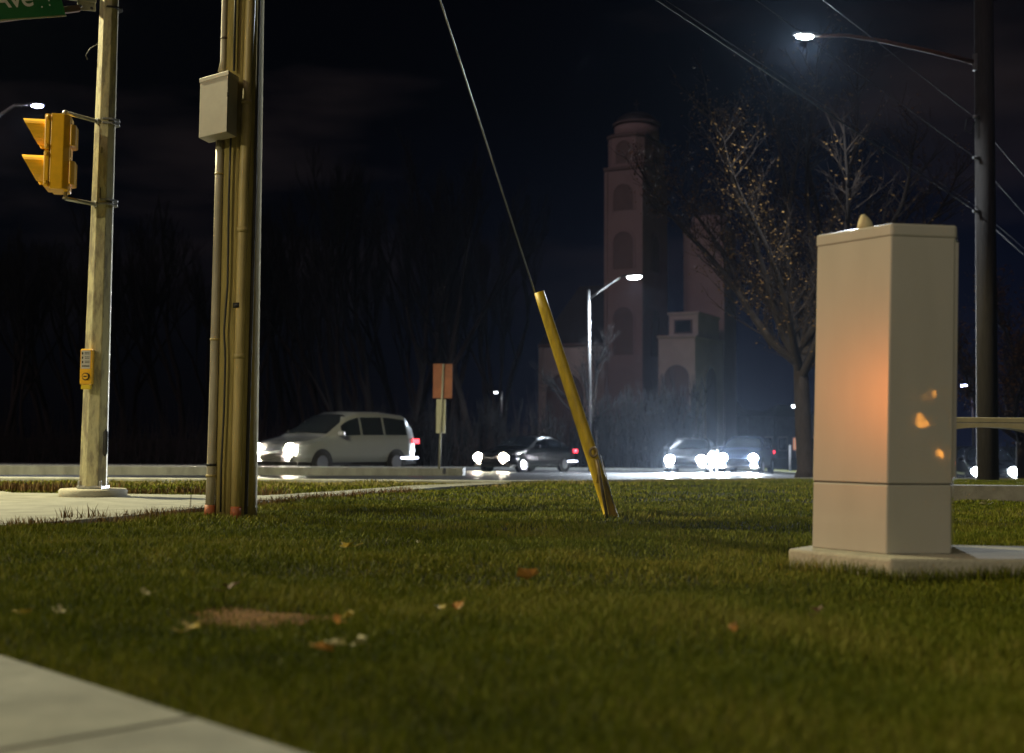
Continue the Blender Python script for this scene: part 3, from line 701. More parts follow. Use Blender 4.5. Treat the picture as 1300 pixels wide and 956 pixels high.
# ------------------------------------------------------------------ cream arched railing
YP = 12.9
ar = empty('arched_railing', W(1260, 634, YP), 'low cream concrete railing with a rounded arch opening, behind and right of the beige cabinet', 'railing')
x0 = W(1180, 600, YP).x; x1 = W(1320, 600, YP).x; x2 = W(1480, 600, YP).x
zt_, zl_ = W(1260, 531, YP).z, W(1260, 537.5, YP).z
zbm = W(1240, 548, YP).z; zb0, zb1 = -.05, W(1260, 616, YP).z
MB().box(((x0 + x2) / 2, YP, (zt_ + zl_) / 2 + .005), (x2 - x0 + .06, .30, zt_ - zl_)).build('coping', M['cream'], ar, bevel=.008)
for (a, b) in ((x0, x1), (x1, x2)):
    n = 16; vs = []; fs = []
    for i in range(n + 1):
        t = i / n; x = a + .05 + (b - a - .1) * t; z = zl_ - .042 - .062 * abs(2 * t - 1) ** 2.4
        for yy in (-.146, .146): vs += [(x, YP + yy, z), (x, YP + yy, zl_)]
    for i in range(n):
        o_ = i * 4; fs += [(o_, o_ + 4, o_ + 5, o_ + 1), (o_ + 2, o_ + 3, o_ + 7, o_ + 6), (o_, o_ + 2, o_ + 6, o_ + 4)]
    MB().add(vs, fs).build('arch_lintel', M['cream'], ar)
for x in (x0, x1, x2):
    MB().box((x, YP, (zb1 + zl_) / 2), (.13, .22, zl_ - zb1 - .002)).build('pillar', M['cream'], ar, bevel=.006)
MB().box(((x0 + x2) / 2, YP, (zb0 + zb1) / 2), (x2 - x0 + .3, .26, zb1 - zb0)).build('base', M['concrete'], ar, bevel=.01)

# ------------------------------------------------------------------ street lamps
COOL = (.80, .90, 1.0); VIOLET = (.55, .6, 1.0); WARM = (1.0, .74, .30)
lens_cool = emit('cool lamp', (.85, .93, 1.0), 70); lens_violet = emit('violet lamp', (.55, .58, 1.0), 40); lens_warm = emit('sodium lamp', (1, .6, .2), 60)
def lamp_head(parent, p, d, sz, lm, mat_=None):
    """cobra head: p = arm end, d = direction the head points"""
    d = Vector(d).normalized(); q = d.to_track_quat('X', 'Z').to_matrix().to_4x4(); T = Matrix.Translation(p) @ q
    h = MB(); vs = []; n = 12; prof = [(0, .12, .10), (.12, .3, .16), (.45, .42, .2), (.8, .38, .17), (.97, .2, .1), (1.0, .03, .02)]
    for (x, wy, hz) in prof:
        for k in range(n):
            a = 2 * PI * k / n; zz = math.sin(a) * hz * .5
            if zz < 0: zz *= .35
            vs.append(T @ Vector((x * sz, math.cos(a) * wy * .5 * sz, zz * sz)))
    fs = [(i * n + k, i * n + (k + 1) % n, (i + 1) * n + (k + 1) % n, (i + 1) * n + k) for i in range(len(prof) - 1) for k in range(n)]
    h.add(vs, fs, True); hd = h.build('lamp_head', mat_ or M['galv'], parent)
    l = MB(); nn = 14; vs = []
    for r_, dz in ((1, -.035), (.9, -.10), (.4, -.14)):
        for k in range(nn):
            a = 2 * PI * k / nn; vs.append(T @ Vector((sz * (.58 + .32 * r_ * math.cos(a)), sz * .17 * r_ * math.sin(a), sz * dz)))
    l.add(vs, [(i * nn + k, i * nn + (k + 1) % nn, (i + 1) * nn + (k + 1) % nn, (i + 1) * nn + k) for i in range(2) for k in range(nn)] + [tuple(range(2 * nn, 3 * nn))], True)
    ls = l.build('lens', lm, hd); ls.visible_shadow = True
    return T @ Vector((sz * .6, 0, -.2 * sz))

# 1 right wooden pole with cobra lamp
YR = 22.0
rp = empty('utility_pole', W(1252, 600, YR), 'dark wooden utility pole carrying the bright street lamp, rising behind the beige cabinet', 'utility pole')
rb = W(1254, 609, YR); rt = W(1247.5, -160, YR)
MB().tube([rb, rb.lerp(rt, .5), rt], [.185, .17, .155], 18).build('pole', M['darkwood'], rp)
# dark steel strap and drip loop
q = W(1236, 148, YR - .1); MB().tube([q, q + Vector((-.12, 0, -.05)), q + Vector((-.16, 0, -.25)), q + Vector((-.05, 0, -.3)), q + Vector((.02, 0, -.1))], .012, 6).build('cable_loop', M['black'], rp)
for cy in (148, 200, 268):
    q = W(1239, cy, YR - .12); MB().tube([q + Vector((-.05, 0, 0)), q + Vector((.06, .02, 0))], .03, 8).build('insulator', M['galv'], rp)
sl = empty('street_lamp', W(1237, 78, YR), 'bright white street lamp on a long curved arm bolted to the dark wooden pole', 'street lamp')
apts = [W(1237, 79, YR), W(1180, 65, YR - .05), W(1120, 52, YR - .1), W(1075, 45, YR - .15), W(1040, 45.5, YR - .2)]
MB().tube(apts, [.042, .04, .036, .032, .03], 10).build('arm', mat('rust red steel', (.20, .09, .05), .6, var=.3, vscale=10), sl)
MB().box(W(1238, 79, YR - .02), (.06, .1, .3)).build('mount_plate', M['galv'], sl, bevel=.005)
lp = lamp_head(sl, W(1042, 45.5, YR - .2), (-1, -.05, .02), .50, lens_cool)
light('bulb', 'SPOT', lp, COOL, 1500, sl, .10, lp + Vector((0, 0, -5)), 140, .6)
light('beam', 'SPOT', lp + Vector((0, -.05, -.02)), COOL, 4500, sl, .09, (.2, 8.0, 0), 50, .6)

# 2 slim steel lamp across the road
YQ = 58.0
s2 = empty('street_lamp', W(748.5, 601, YQ), 'slim pale steel street lamp post in front of the church, its lamp glowing', 'street lamp')
q0, q1 = W(749.5, 603, YQ), W(747, 368, YQ)
MB().tube([q0, q1], [.105, .07], 12).build('post', M['galv'], s2)
MB().tube([W(747.5, 380, YQ), W(762, 369, YQ), W(787, 352, YQ)], [.05, .045, .04], 8).build('arm', M['galv'], s2)
MB().tube([q0, q0 + Vector((0, 0, .15))], .17, 12).build('base', M['galv'], s2)
lp = lamp_head(s2, W(789, 351, YQ), (1, -.35, .0), 1.05, lens_cool)
light('bulb', 'SPOT', lp, (.78, .88, 1), 7500, s2, .15, lp + Vector((0, 0, -5)), 168, .5)

# 3 lamp at the far left edge
Y3 = 40.0
s3 = empty('street_lamp', W(-60, 600, Y3), 'street lamp with violet white glow at the left edge above the yellow traffic signal', 'street lamp')
MB().tube([W(-60, 604, Y3), W(-56, 215, Y3)], [.12, .08], 12).build('post', M['galv'], s3)
MB().tube([W(-56, 225, Y3), W(-35, 180, Y3), W(0, 146, Y3), W(18, 134, Y3), W(36, 133, Y3)], [.06, .055, .05, .045, .04], 8).build('arm', M['galv'], s3)
lp = lamp_head(s3, W(34, 133, Y3), (1, -.1, -.02), .62, lens_violet)
light('bulb', 'SPOT', lp, (.7, .78, 1), 1800, s3, .15, lp + Vector((0, 0, -5)), 165, .5)

# lamps of the near junction, left of and behind the camera, that light the lawn, plus an added fill
def near_lamp(base, h, arm, label, power, col, lm=lens_warm):
    b = Vector(base); r_ = empty('street_lamp', b, label, 'street lamp')
    MB().tube([b, b + Vector((0, 0, h))], [.12, .08], 12).build('post', M['galv'], r_)
    e = b + Vector((arm[0], arm[1], h + .3)); MB().tube([b + Vector((0, 0, h - .3)), b.lerp(e, .5) + Vector((0, 0, h * .5 + .1)), e], .045, 8).build('arm', M['galv'], r_)
    p = lamp_head(r_, e, (arm[0], arm[1], 0), .6, lm)
    light('bulb', 'SPOT', p, col, power, r_, .10, p + Vector((0, 0, -5)), 156, .12)
near_lamp((-18.5, -3, 0), 9, (2, .8), 'sodium street lamp standing behind the photographer on the left', 5800, (1, .90, .55))
near_lamp((-11.6, 13.2, 0), 8.4, (2, .6), 'sodium street lamp farther up the road beyond the left edge', 12000, (1, .90, .52))
near_lamp((9, -15, 0), 8.5, (-2, 1), 'added fill street lamp, unseen behind the photographer on the right', 3200, (1, .90, .6))  # added fill lamp, lifts the right sides of pole and cabinet
for i, (dx, dy, h) in enumerate([(.575, -.82, 5.7), (.60, -.80, 4.3), (.585, -.81, 2.0), (.535, -.845, 1.2)]):
    pass

# added orange lights, out of view, placed to mirror and glow in the cabinet
orange_l = emit('orange lens', (1, .36, .03), 60)
def added_light(p, z, label, tgt=None, pw=0, r=.09):
    e = empty('added_orange_light', (p[0], p[1], 0), label, 'added light', 'added orange lights that mirror in the cabinet')
    MB().box((p[0], p[1], .04), (.5, .5, .08)).build('base', M['black'], e, bevel=.02)
    MB().tube([(p[0], p[1], .08), (p[0], p[1], z)], .025, 8).build('post', M['galv'], e)
    MB().box((p[0], p[1], z - .12), (.12, .12, .14)).build('battery_case', M['yellow'], e, bevel=.01)
    vs = MB(); vs.tube([(p[0], p[1], z - .05), (p[0], p[1], z - .02), (p[0], p[1], z + .06), (p[0], p[1], z + .09)], [r * .6, r, r, r * .5], 16); vs.build('lens', orange_l, e)
    if pw:
        d = (Vector(tgt) - Vector((p[0], p[1], z))).normalized(); light('bulb', 'SPOT', Vector((p[0], p[1], z)) + d * .14, (1, .20, .02), pw, e, .09, tgt, 26, .9)
added_light((-6.9, 5.42), 1.42, 'added orange light on a post beyond the left edge of the lawn', (1.62, 5.58, .92), 430)
added_light((1.70 + .61 * 24, 5.58 - .792 * 24), 1.42, 'tallest added orange light behind the photographer', r=.05)
added_light((1.66 + .605 * 24, 5.58 - .797 * 24), .84, 'second tallest added orange light behind the photographer', r=.04)
added_light((1.70 + .62 * 20, 5.58 - .785 * 20), .20, 'knee high added orange light behind the photographer', r=.05)
added_light((1.80 + .655 * 6, 5.6 - .755 * 6), .22, 'added orange light standing low on the ground behind the photographer', r=.018)

# far small lamps
def far_lamp(px_, py_, Y, lm, label, pw=0, base_py=None):
    top = W(px_, py_, Y); b = Vector((top.x + .5, top.y, zr(top.x, Y)))
    r_ = empty('street_lamp', b, label, 'street lamp')
    MB().tube([b, Vector((b.x, b.y, top.z))], [.1, .07], 8).build('post', M['galv'], r_)
    MB().tube([Vector((b.x, b.y, top.z)), top + Vector((.1, 0, 0))], .05, 6).build('arm', M['galv'], r_)
    MB().box(top + Vector((-.1, 0, 0)), (.5, .28, .12)).build('lamp_head', M['galv'], r_)
    MB().box(top + Vector((-.1, -.02, -.10)), (.42, .3, .1)).build('lens', lm, r_)
    if pw: light('bulb', 'SPOT', top + Vector((-.1, 0, -.3)), COOL, pw, r_, .2, top + Vector((0, 0, -5)), 160, .5)
far_lamp(1012, 514, 85, lens_cool, 'small white lamp on a post left of the big tree trunk', 14000)
far_lamp(630, 497, 110, emit('far lamp', (.9, .93, 1), 14), 'tiny distant lamp among the bare woods between the orange sign and the yellow guard')
far_lamp(1226, 488, 95, lens_violet, 'small violet distant lamp between the cabinet and the dark wooden pole')

# ------------------------------------------------------------------ overhead wires
def wire(pts, r, label, m='black', sag=.0):
    P = []
    for i in range(len(pts) - 1):
        a, b = Vector(pts[i]), Vector(pts[i + 1]); n = 14
        for k in range(n + (1 if i == len(pts) - 2 else 0)):
            t = k / n; p = a.lerp(b, t); p.z -= sag * 4 * t * (1 - t); P.append(p)
    tag(MB().tube(P, r, 6).build('overhead_wire', M[m]), label, 'wire', 'overhead wires between the poles')
M['wirecol'] = mat('bare wire', (.025, .025, .028), .7)
def span(pole_px, mid_px, t, r, label, m, right, extra=0):
    yy = YR - 12.85 * t
    a = W(pole_px[0], pole_px[1], YR - .15); b = W(mid_px[0], mid_px[1], yy)
    e = a + (b - a) / t; 
    wire([e, b, a], r, label, m); 
    wire([a, W(right[0], right[1], 41)], r, label.replace('left', 'right'), m, .1)
span((1239, 268), (835, 0), .651, .012, 'thickest black cable sloping down to the dark wooden pole from the left', 'black', (1420, 420))
span((1239, 262), (842, -2), .651, .005, 'thin wire running just above the thickest cable left of the dark pole', 'wirecol', (1420, 408))
span((1238, 200), (960, 0), .515, .006, 'middle thin wire sloping down to the dark wooden pole from the left', 'wirecol', (1400, 375))
span((1236, 148), (1045, 0), .40, .006, 'topmost thin wire sloping down to the dark wooden pole from the left', 'wirecol', (1395, 325))

# ------------------------------------------------------------------ median sign
YM = 33.4
sn = empty('road_sign', W(558, 596, YM), 'road sign post on the median, orange square panel above a narrow grey one', 'road sign')
zb_ = zr(-2, YM) + .19
p0 = W(557.5, 596, YM); p0.z = zb_
MB().tube([p0, W(563, 462, YM)], .03, 10).build('post', M['signgrey'], sn)
rbox(549.5, 462, 574.5, 505.5, YM + .04, .012, 'sign_panel', M['signback'], sn, .02)
rbox(553.5, 507, 566, 550, YM + .04, .012, 'lower_panel', M['signgrey'], sn, .01)

# ------------------------------------------------------------------ cars
def lerp_tab(tab, x):
    if x <= tab[0][0]: return tab[0][1]
    for (a, b), (c, d) in zip(tab, tab[1:]):
        if x <= c: return b + (d - b) * (x - a) / (c - a)
    return tab[-1][1]
KINDS = {
 'van': dict(L=4.95, w=.98, base=.26, belt=[(0, .66), (.12, .82), (.35, .92), (1.1, 1.06), (4.8, 1.10), (4.95, 1.0)], roof=[(0, .66), (.12, .82), (.35, .92), (1.1, 1.08), (2.0, 1.66), (2.5, 1.80), (3.6, 1.82), (4.5, 1.74), (4.85, 1.35), (4.95, 1.0)],
             cowl=1.15, top=2.15, wins=[(1.75, 2.5), (2.58, 3.45), (3.53, 4.45)], rear=(4.5, 4.88), wheels=(.95, 3.95), wr=.34),
 'sedan': dict(L=4.7, w=.92, base=.22, belt=[(0, .58), (.1, .70), (.4, .78), (1.3, .92), (3.7, .97), (4.55, .98), (4.7, .8)], roof=[(0, .58), (.1, .70), (.4, .78), (1.3, .93), (2.05, 1.36), (2.5, 1.45), (3.1, 1.43), (3.5, 1.32), (4.1, 1.02), (4.55, .99), (4.7, .8)],
             cowl=1.35, top=2.1, wins=[(1.8, 2.62), (2.7, 3.6)], rear=(3.4, 4.05), wheels=(.9, 3.75), wr=.32),
 'suv': dict(L=4.7, w=.96, base=.28, belt=[(0, .7), (.1, .86), (.4, .98), (1.2, 1.08), (4.5, 1.12), (4.7, 1.0)], roof=[(0, .7), (.1, .86), (.4, .98), (1.2, 1.1), (1.9, 1.58), (2.4, 1.70), (3.9, 1.68), (4.35, 1.5), (4.62, 1.15), (4.7, 1.0)],
             cowl=1.25, top=2.0, wins=[(1.7, 2.5), (2.58, 3.35), (3.43, 4.1)], rear=(4.15, 4.6), wheels=(.9, 3.75), wr=.36)}
headm = emit('headlight', (.93, .96, 1), 500); headwarm = emit('warm headlight', (1, .86, .66), 350); tailm = emit('tail light', (1, .03, .06), 5); platem = emit('rear marker', (.75, .8, 1), 9)
def paint(name, c): return mat(name, c, .28, metal=.3, coat=1, coat_rough=.05)
def car(kind, name, col, loc, heading, label, spot=400, head=None, tail=True, marker=False):
    """heading = direction the nose points (radians in plan)"""
    K = KINDS[kind]; L_, w_ = K['L'], K['w']
    r_ = empty(name, loc, label, 'car', rz=heading + PI)      # local +x runs from nose to tail
    X0 = -L_ / 2
    bd = MB(); sts = sorted(set([i * L_ / 30 for i in range(31)] + [a for a, _ in K['roof']] + [a for a, _ in K['belt']]))
    def hw(x):
        e = min(x, L_ - x); return w_ * (.80 + .20 * min(1, (e / .45)) ** .5)
    def section(x):
        b, t, h = lerp_tab(K['belt'], x), lerp_tab(K['roof'], x), hw(x); t = max(t, b + .004)
        g = h - .04 - (t - b) * .30
        base = K['base'] + (.12 if x < .15 or x > L_ - .15 else 0)
        half = [(0, base), (h * .85, base), (h * .98, base + .12), (h, base + .32), (h * .985, b - .12), (h * .95, b), (g + .05 * min(1, t - b), t - .10 * min(1, (t - b) * 2)), (g * .82, t - .01), (0, t + .015)]
        return half
    ring = None; vs = []; fs = []
    for x in sts:
        hf = section(x); full = [(-y, z) for y, z in hf[::-1]][:-1] + hf; full = full[:-1] if False else full
        ring = len(full); vs += [(X0 + x, y, z) for y, z in full]
    for i in range(len(sts) - 1):
        for k in range(ring - 1):
            fs.append((i * ring + k, i * ring + k + 1, (i + 1) * ring + k + 1, (i + 1) * ring + k))
        fs.append((i * ring + ring - 1, i * ring, (i + 1) * ring, (i + 1) * ring + ring - 1))
    fs += [tuple(range(ring)), tuple(range(len(vs) - 1, len(vs) - ring - 1, -1))]
    bd.add(vs, fs, True)
    body = pbuild(bd, 'body', col, r_)
    def side_pt(x, t, s, off=.008):
        h = section(x); a, b = h[5], h[6]; return (X0 + x, s * (a[0] + (b[0] - a[0]) * t + off), a[1] + (b[1] - a[1]) * t)
    for s in (-1, 1):
        for (a, b) in K['wins']:
            g_ = MB(); n = 4; vs = []
            for i in range(n + 1):
                x = a + (b - a) * i / n
                vs += [side_pt(x, .08, s), side_pt(x, .9, s)]
            g_.add(vs, [(2 * i, 2 * i + 2, 2 * i + 3, 2 * i + 1) for i in range(n)]); pbuild(g_, 'side_window', M['glass'], r_)
    for (xa, xb, nm) in ((K['cowl'] + .05, K['top'] - .05, 'windscreen'), (K['rear'][1], K['rear'][0] + .05, 'rear_window')):
        g_ = MB(); vs = []; n = 4
        for i in range(n + 1):
            x = xa + (xb - xa) * i / n; h = section(x); yy = h[6][0] * .92; z = h[8][1] + .012; z2 = h[7][1] + .012
            vs += [(X0 + x, -yy, h[6][1] + .03), (X0 + x, -h[7][0] * .95, z2 + .02), (X0 + x, 0, h[8][1] + .03), (X0 + x, h[7][0] * .95, z2 + .02), (X0 + x, yy, h[6][1] + .03)]
        g_.add(vs, [(5 * i + k, 5 * i + k + 1, 5 * i + k + 6, 5 * i + k + 5) for i in range(n) for k in range(4)], True); pbuild(g_, nm, M['glass'], r_)
    for x in K['wheels']:
        for s in (-1, 1):
            c = Vector((X0 + x, s * (w_ - .1), K['wr']))
            wh = pbuild(MB().tube([c + Vector((0, -.11, 0)), c + Vector((0, -.09, 0)), c + Vector((0, .09, 0)), c + Vector((0, .11, 0))], [K['wr'] * .9, K['wr'], K['wr'], K['wr'] * .9], 24), 'wheel', M['rubber'], r_)
            rm = MB().tube([c + Vector((0, s * .111, 0)), c + Vector((0, s * .118, 0))], K['wr'] * .62, 5 * 2); ro = pbuild(rm, 'rim', M['rim'], wh)
            pbuild(MB().tube([c + Vector((0, s * .05, 0)), c + Vector((0, s * .104, 0))], K['wr'] * 1.16, 24), 'wheel_arch', M['black'], r_)
    hd = head or headm; bz = lerp_tab(K['belt'], .12)
    for s in (-1, 1):
        hl = MB(); x_ = X0 - .012
        hl.tube([(x_ + .06, s * (w_ - .30), bz - .12), (x_ - .01, s * (w_ - .30), bz - .12), (x_ - .03, s * (w_ - .30), bz - .12)], [.17, .165, .10], 16)
        hl.box((x_ + .05, s * (w_ - .24), bz - .12), (.1, .26, .13)); pbuild(hl, 'headlight', hd, r_)
        if spot > 5000:
            fg = MB(); fg.tube([(X0 + .05, s * (w_ - .26), .42), (X0 - .02, s * (w_ - .26), .42), (X0 - .035, s * (w_ - .26), .42)], [.11, .11, .06], 14); pbuild(fg, 'flare_disc', hd, r_)  # added glowing discs that widen the headlight flare
        tl = MB().box((X0 + L_ - .08, s * (w_ - .13), lerp_tab(K['belt'], L_ - .2) - .14), (.22, .2, .14)); pbuild(tl, 'tail_light', tailm if tail else M['glass'], r_)
        mr = MB().box((X0 + K['cowl'] + .45, s * (w_ + .08), lerp_tab(K['belt'], 1.6) + .1), (.1, .2, .13)); pbuild(mr, 'mirror', col, r_, .02)
        if spot:
            l = light('beam', 'SPOT', (0, 0, 0), (.85, .92, 1) if hd is headm else (1, .85, .62), spot, None, .09, None, 75, .8)
            l.parent = r_; l.location = (X0 - .1, s * (w_ - .3), bz - .12); l.rotation_euler = Vector((-1, 0, -.07)).to_track_quat('-Z', 'Y').to_euler()
    gr = MB()
    for k in range(4): gr.box((X0 - .006, 0, .42 + k * .05), (.03, 1.0, .022))
    pbuild(gr, 'grille', M['dark'], r_)
    pbuild(MB().box((X0 + L_ / 2, 0, K['base'] + .06), (L_ - .2, w_ * 1.9, .1)), 'sill', M['black'], r_)
    if marker:
        pbuild(MB().box((X0 + L_ - .02, 0, K['base'] + .22), (.1, 1.3, .045)), 'rear_marker', platem, r_)
        pbuild(MB().box((X0 + L_ - .55, w_ - .01, K['base'] + .2), (1.0, .05, .05)), 'side_marker', platem, r_)
        pbuild(MB().box((X0 + L_ - .55, -w_ + .01, K['base'] + .2), (1.0, .05, .05)), 'side_marker', platem, r_)
    return r_
def car_at(px_, Y): p = W(px_, 590, Y); return (p.x, Y, zr(p.x, Y))
car('van', 'minivan', paint('silver paint', (.42, .45, .46)), car_at(428, 37), R(232), 'silver grey minivan with lit headlights behind the median, just right of the wooden pole', 700, headwarm, marker=True)
car('sedan', 'sedan', paint('black paint', (.012, .013, .014)), car_at(668, 51), R(233), 'dark low sedan with lit headlights, just left of the leaning yellow guard', 600, headwarm, marker=True)
car('sedan', 'sedan', paint('grey paint', (.12, .13, .14)), car_at(878, 53), R(256), 'oncoming sedan with dazzling white headlights, left of the two glaring cars by the church', 14000)
car('suv', 'parked_car', paint('blue paint', (.05, .07, .12)), car_at(948, 58), R(250), 'dark blue car with red tail light, right of the two glaring cars by the church', 12000)
car('suv', 'oncoming_car', paint('dark paint', (.02, .022, .026)), car_at(1251, 51), R(258), 'dark car facing us with two starry headlights, seen through the railing arch', 1500)
car('sedan', 'sedan', paint('white paint', (.5, .5, .5)), car_at(1345, 53), R(185), 'pale car cut by the right edge, seen through the railing arch', 200)
bpy.data.objects['parked_car'].name = 'suv'

# small reflector post on the far kerb
tag(MB().tube([W(1003, 598, 66), W(1003, 565, 66)], .06, 8).build('marker_post', M['white']), 'slim white marker post left of the big tree trunk', 'marker post')

# ------------------------------------------------------------------ trees
def grow(seed, H, spread, levels, r0, leader=True, nsplit=(2, 3), up=.25, trunk=.3, fork=None, seglen=None, decay=.72):
    rg = random.Random(seed); trunk_m = MB(); twig_m = MB(); tips = []
    def branch(p, d, ln, r, lev):
        n = 3 if lev < levels - 1 else 2; pts = [p]; rs = [r]
        for i in range(n):
            d = (d + Vector((rg.uniform(-1, 1), rg.uniform(-1, 1), rg.uniform(-.6, 1) * .6 + up)) * .16).normalized()
            p = p + d * ln / n; pts.append(p); rs.append(r * (1 - .45 * (i + 1) / n))
        (trunk_m if lev <= 1 else twig_m).tube(pts, rs, 8 if lev <= 1 else (5 if lev < 4 else 3), caps=False)
        if lev >= levels: tips.extend(pts[1:]); return
        if lev >= levels - 1: tips.extend(pts[1:])
        for k in range(rg.randint(*nsplit) + (1 if lev > 2 else 0)):
            f = rg.uniform(.45, 1) if k else 1
            q = pts[0].lerp(pts[-1], f) if f < 1 else pts[-1]
            if f < 1:
                idx = min(int(f * n), n - 1); q = pts[idx].lerp(pts[idx + 1], f * n - idx)
            a = rg.uniform(0, 2 * PI); s = spread * rg.uniform(.5, 1.15) * (.5 if k == 0 else 1)
            pr = d.cross(Vector((math.cos(a), math.sin(a), .1))).normalized()
            nd = (d + pr * s + Vector((0, 0, up * .4))).normalized()
            branch(q, nd, ln * decay * rg.uniform(.75, 1.1), max(r * .58 * (1 if k else 1.1), .006), lev + 1)
    branch(Vector((0, 0, -.1)), Vector((rg.uniform(-.05, .05), 0, 1)).normalized(), H * trunk, r0, 0)
    return trunk_m, twig_m, tips
def leaf_cloud(mb, tips, n, size, rg, jitter=.25):
    for _ in range(n):
        p = rg.choice(tips) + Vector((rg.gauss(0, jitter), rg.gauss(0, jitter), rg.gauss(0, jitter)))
        a = Vector((rg.gauss(0, 1), rg.gauss(0, 1), rg.gauss(0, 1))).normalized(); b = a.orthogonal().normalized(); s = size * rg.uniform(.5, 1.3)
        mb.add([p + a * s, p + b * s * .6, p - a * s, p - b * s * .6], [(0, 1, 2, 3)])
M['leaf'] = mat('autumn leaves', (.2, .11, .03), .7, var=.6, vscale=3, col2=(.07, .035, .01), spec=.2)
def fan_tree(seed, fork_z, H, halfw, nlead, r0, lean=(0, 0), lpow=1.0):
    """short trunk that forks into many upright leaders with side shoots and fine twigs"""
    rg = random.Random(seed); tr = MB(); tw = MB(); tips = []
    fk = Vector((lean[0] * fork_z, lean[1] * fork_z, fork_z))
    tr.tube([(0, 0, -.1), (.01, 0, .12), fk * .35, fk * .7, fk + Vector((0, 0, .25))], [r0 * 1.45, r0 * 1.08, r0 * .97, r0 * .93, r0 * .8], 12)
    for k in range(nlead):
        a = 2 * PI * (k + rg.uniform(-.3, .3)) / nlead; out = halfw * (rg.uniform(.75, 1) if k % 3 else rg.uniform(.1, .5))
        z0 = fork_z + rg.uniform(-.35, .6); h = H * (1 - .30 * (out / halfw) ** 2) * rg.uniform(.86, 1); n = 9; pts = []; rs = []
        wob = [rg.uniform(-1, 1) for _ in range(4)]; d2 = Vector((math.cos(a), math.sin(a), 0)); sd = Vector((-math.sin(a), math.cos(a), 0))
        for i in range(n + 1):
            t = i / n; p = fk * (z0 / fork_z) if i == 0 else Vector((fk.x, fk.y, 0)) + Vector((0, 0, z0 + (h - z0) * t))
            q = Vector((p.x, p.y, p.z)) + d2 * out * (t ** .8) + sd * .22 * (math.sin(t * 5 + wob[0] * 3) - math.sin(wob[0] * 3)) + d2 * .12 * (math.sin(t * 8 + wob[1] * 3) - math.sin(wob[1] * 3))
            if i == 0: q = Vector((fk.x, fk.y, z0))
            pts.append(q); rs.append(r0 * rg.uniform(.42, .5) * (1 - t) ** .9 + .010 if i else r0 * .5)
        tr.tube(pts, rs, 7, caps=False)
        for i in range(1, n + 1):
            for _ in range(4 if i > 1 else 2):
                p = pts[i - 1].lerp(pts[i], rg.random()); up_ = (pts[i] - pts[i - 1]).normalized()
                b = rg.uniform(0, 2 * PI); o_ = Vector((math.cos(b), math.sin(b), rg.uniform(-.15, .5)))
                d = (up_ * .8 + o_ * .85).normalized(); ln = rg.uniform(.6, 1.5) * (1.15 - .6 * i / n) * H / 8.5
                sp = [p]; 
                for s_ in range(4):
                    d = (d + Vector((rg.uniform(-1, 1), rg.uniform(-1, 1), rg.uniform(-.2, 1))) * .17).normalized(); sp.append(sp[-1] + d * ln / 4)
                tw.tube(sp, [.017, .014, .010, .007, .004], 4, caps=False)
                for s_ in range(1, 5):
                    for _2 in range(2):
                        e = (d + Vector((rg.uniform(-1, 1), rg.uniform(-1, 1), rg.uniform(-.4, .8)))).normalized(); l2 = rg.uniform(.15, .5)
                        q0 = sp[s_]; q1 = q0 + e * l2 * .5; q2 = q1 + (e + Vector((rg.uniform(-.5, .5), rg.uniform(-.5, .5), rg.uniform(-.1, .5)))).normalized() * l2 * .5
                        tw.tube([q0, q1, q2], [.006, .005, .003], 3, caps=False); tips += [q1, q2]
    return tr, tw, tips
# the big autumn tree
tp = W(1023, 608, 26.5); tp.z = gz(tp.x, 24)
bt = empty('autumn_tree', tp, 'large tree with sparse yellow leaves, its trunk just left of the cabinet', 'tree')
tm, wm, tips = fan_tree(5, 2.25, 9.4, 3.6, 17, .18, (-.04, 0))
pbuild(tm, 'trunk', M['bark2'], bt); cr_ = pbuild(wm, 'crown', M['twig2'], bt)
rg5 = random.Random(3); tl = [t for t in tips if rg5.random() < (.75 if t.x < -1.0 else .28)]
lm_ = MB(); leaf_cloud(lm_, tl, 6500, .032, rg5, .12); pbuild(lm_, 'leaves', M['leaf'], cr_)
# the smaller leafy tree at the right edge
tp = W(1296, 600, 31); tp.z = gz(tp.x, 30) - .3
b2 = empty('autumn_tree', tp, 'smaller tree with yellow brown leaves at the right edge behind the dark wooden pole', 'tree')
tm, wm, tips = fan_tree(12, 1.2, 5.9, 2.1, 10, .11)
pbuild(tm, 'trunk', M['bark2'], b2); cr_ = pbuild(wm, 'crown', M['twig2'], b2)
lm_ = MB(); leaf_cloud(lm_, tips, 5500, .045, random.Random(4), .15); pbuild(lm_, 'leaves', M['leaf'], cr_)

def copy_tree(o, parent=None):
    c = o.copy(); COL.objects.link(c); c.parent = parent
    for ch in o.children: copy_tree(ch, c)
    return c
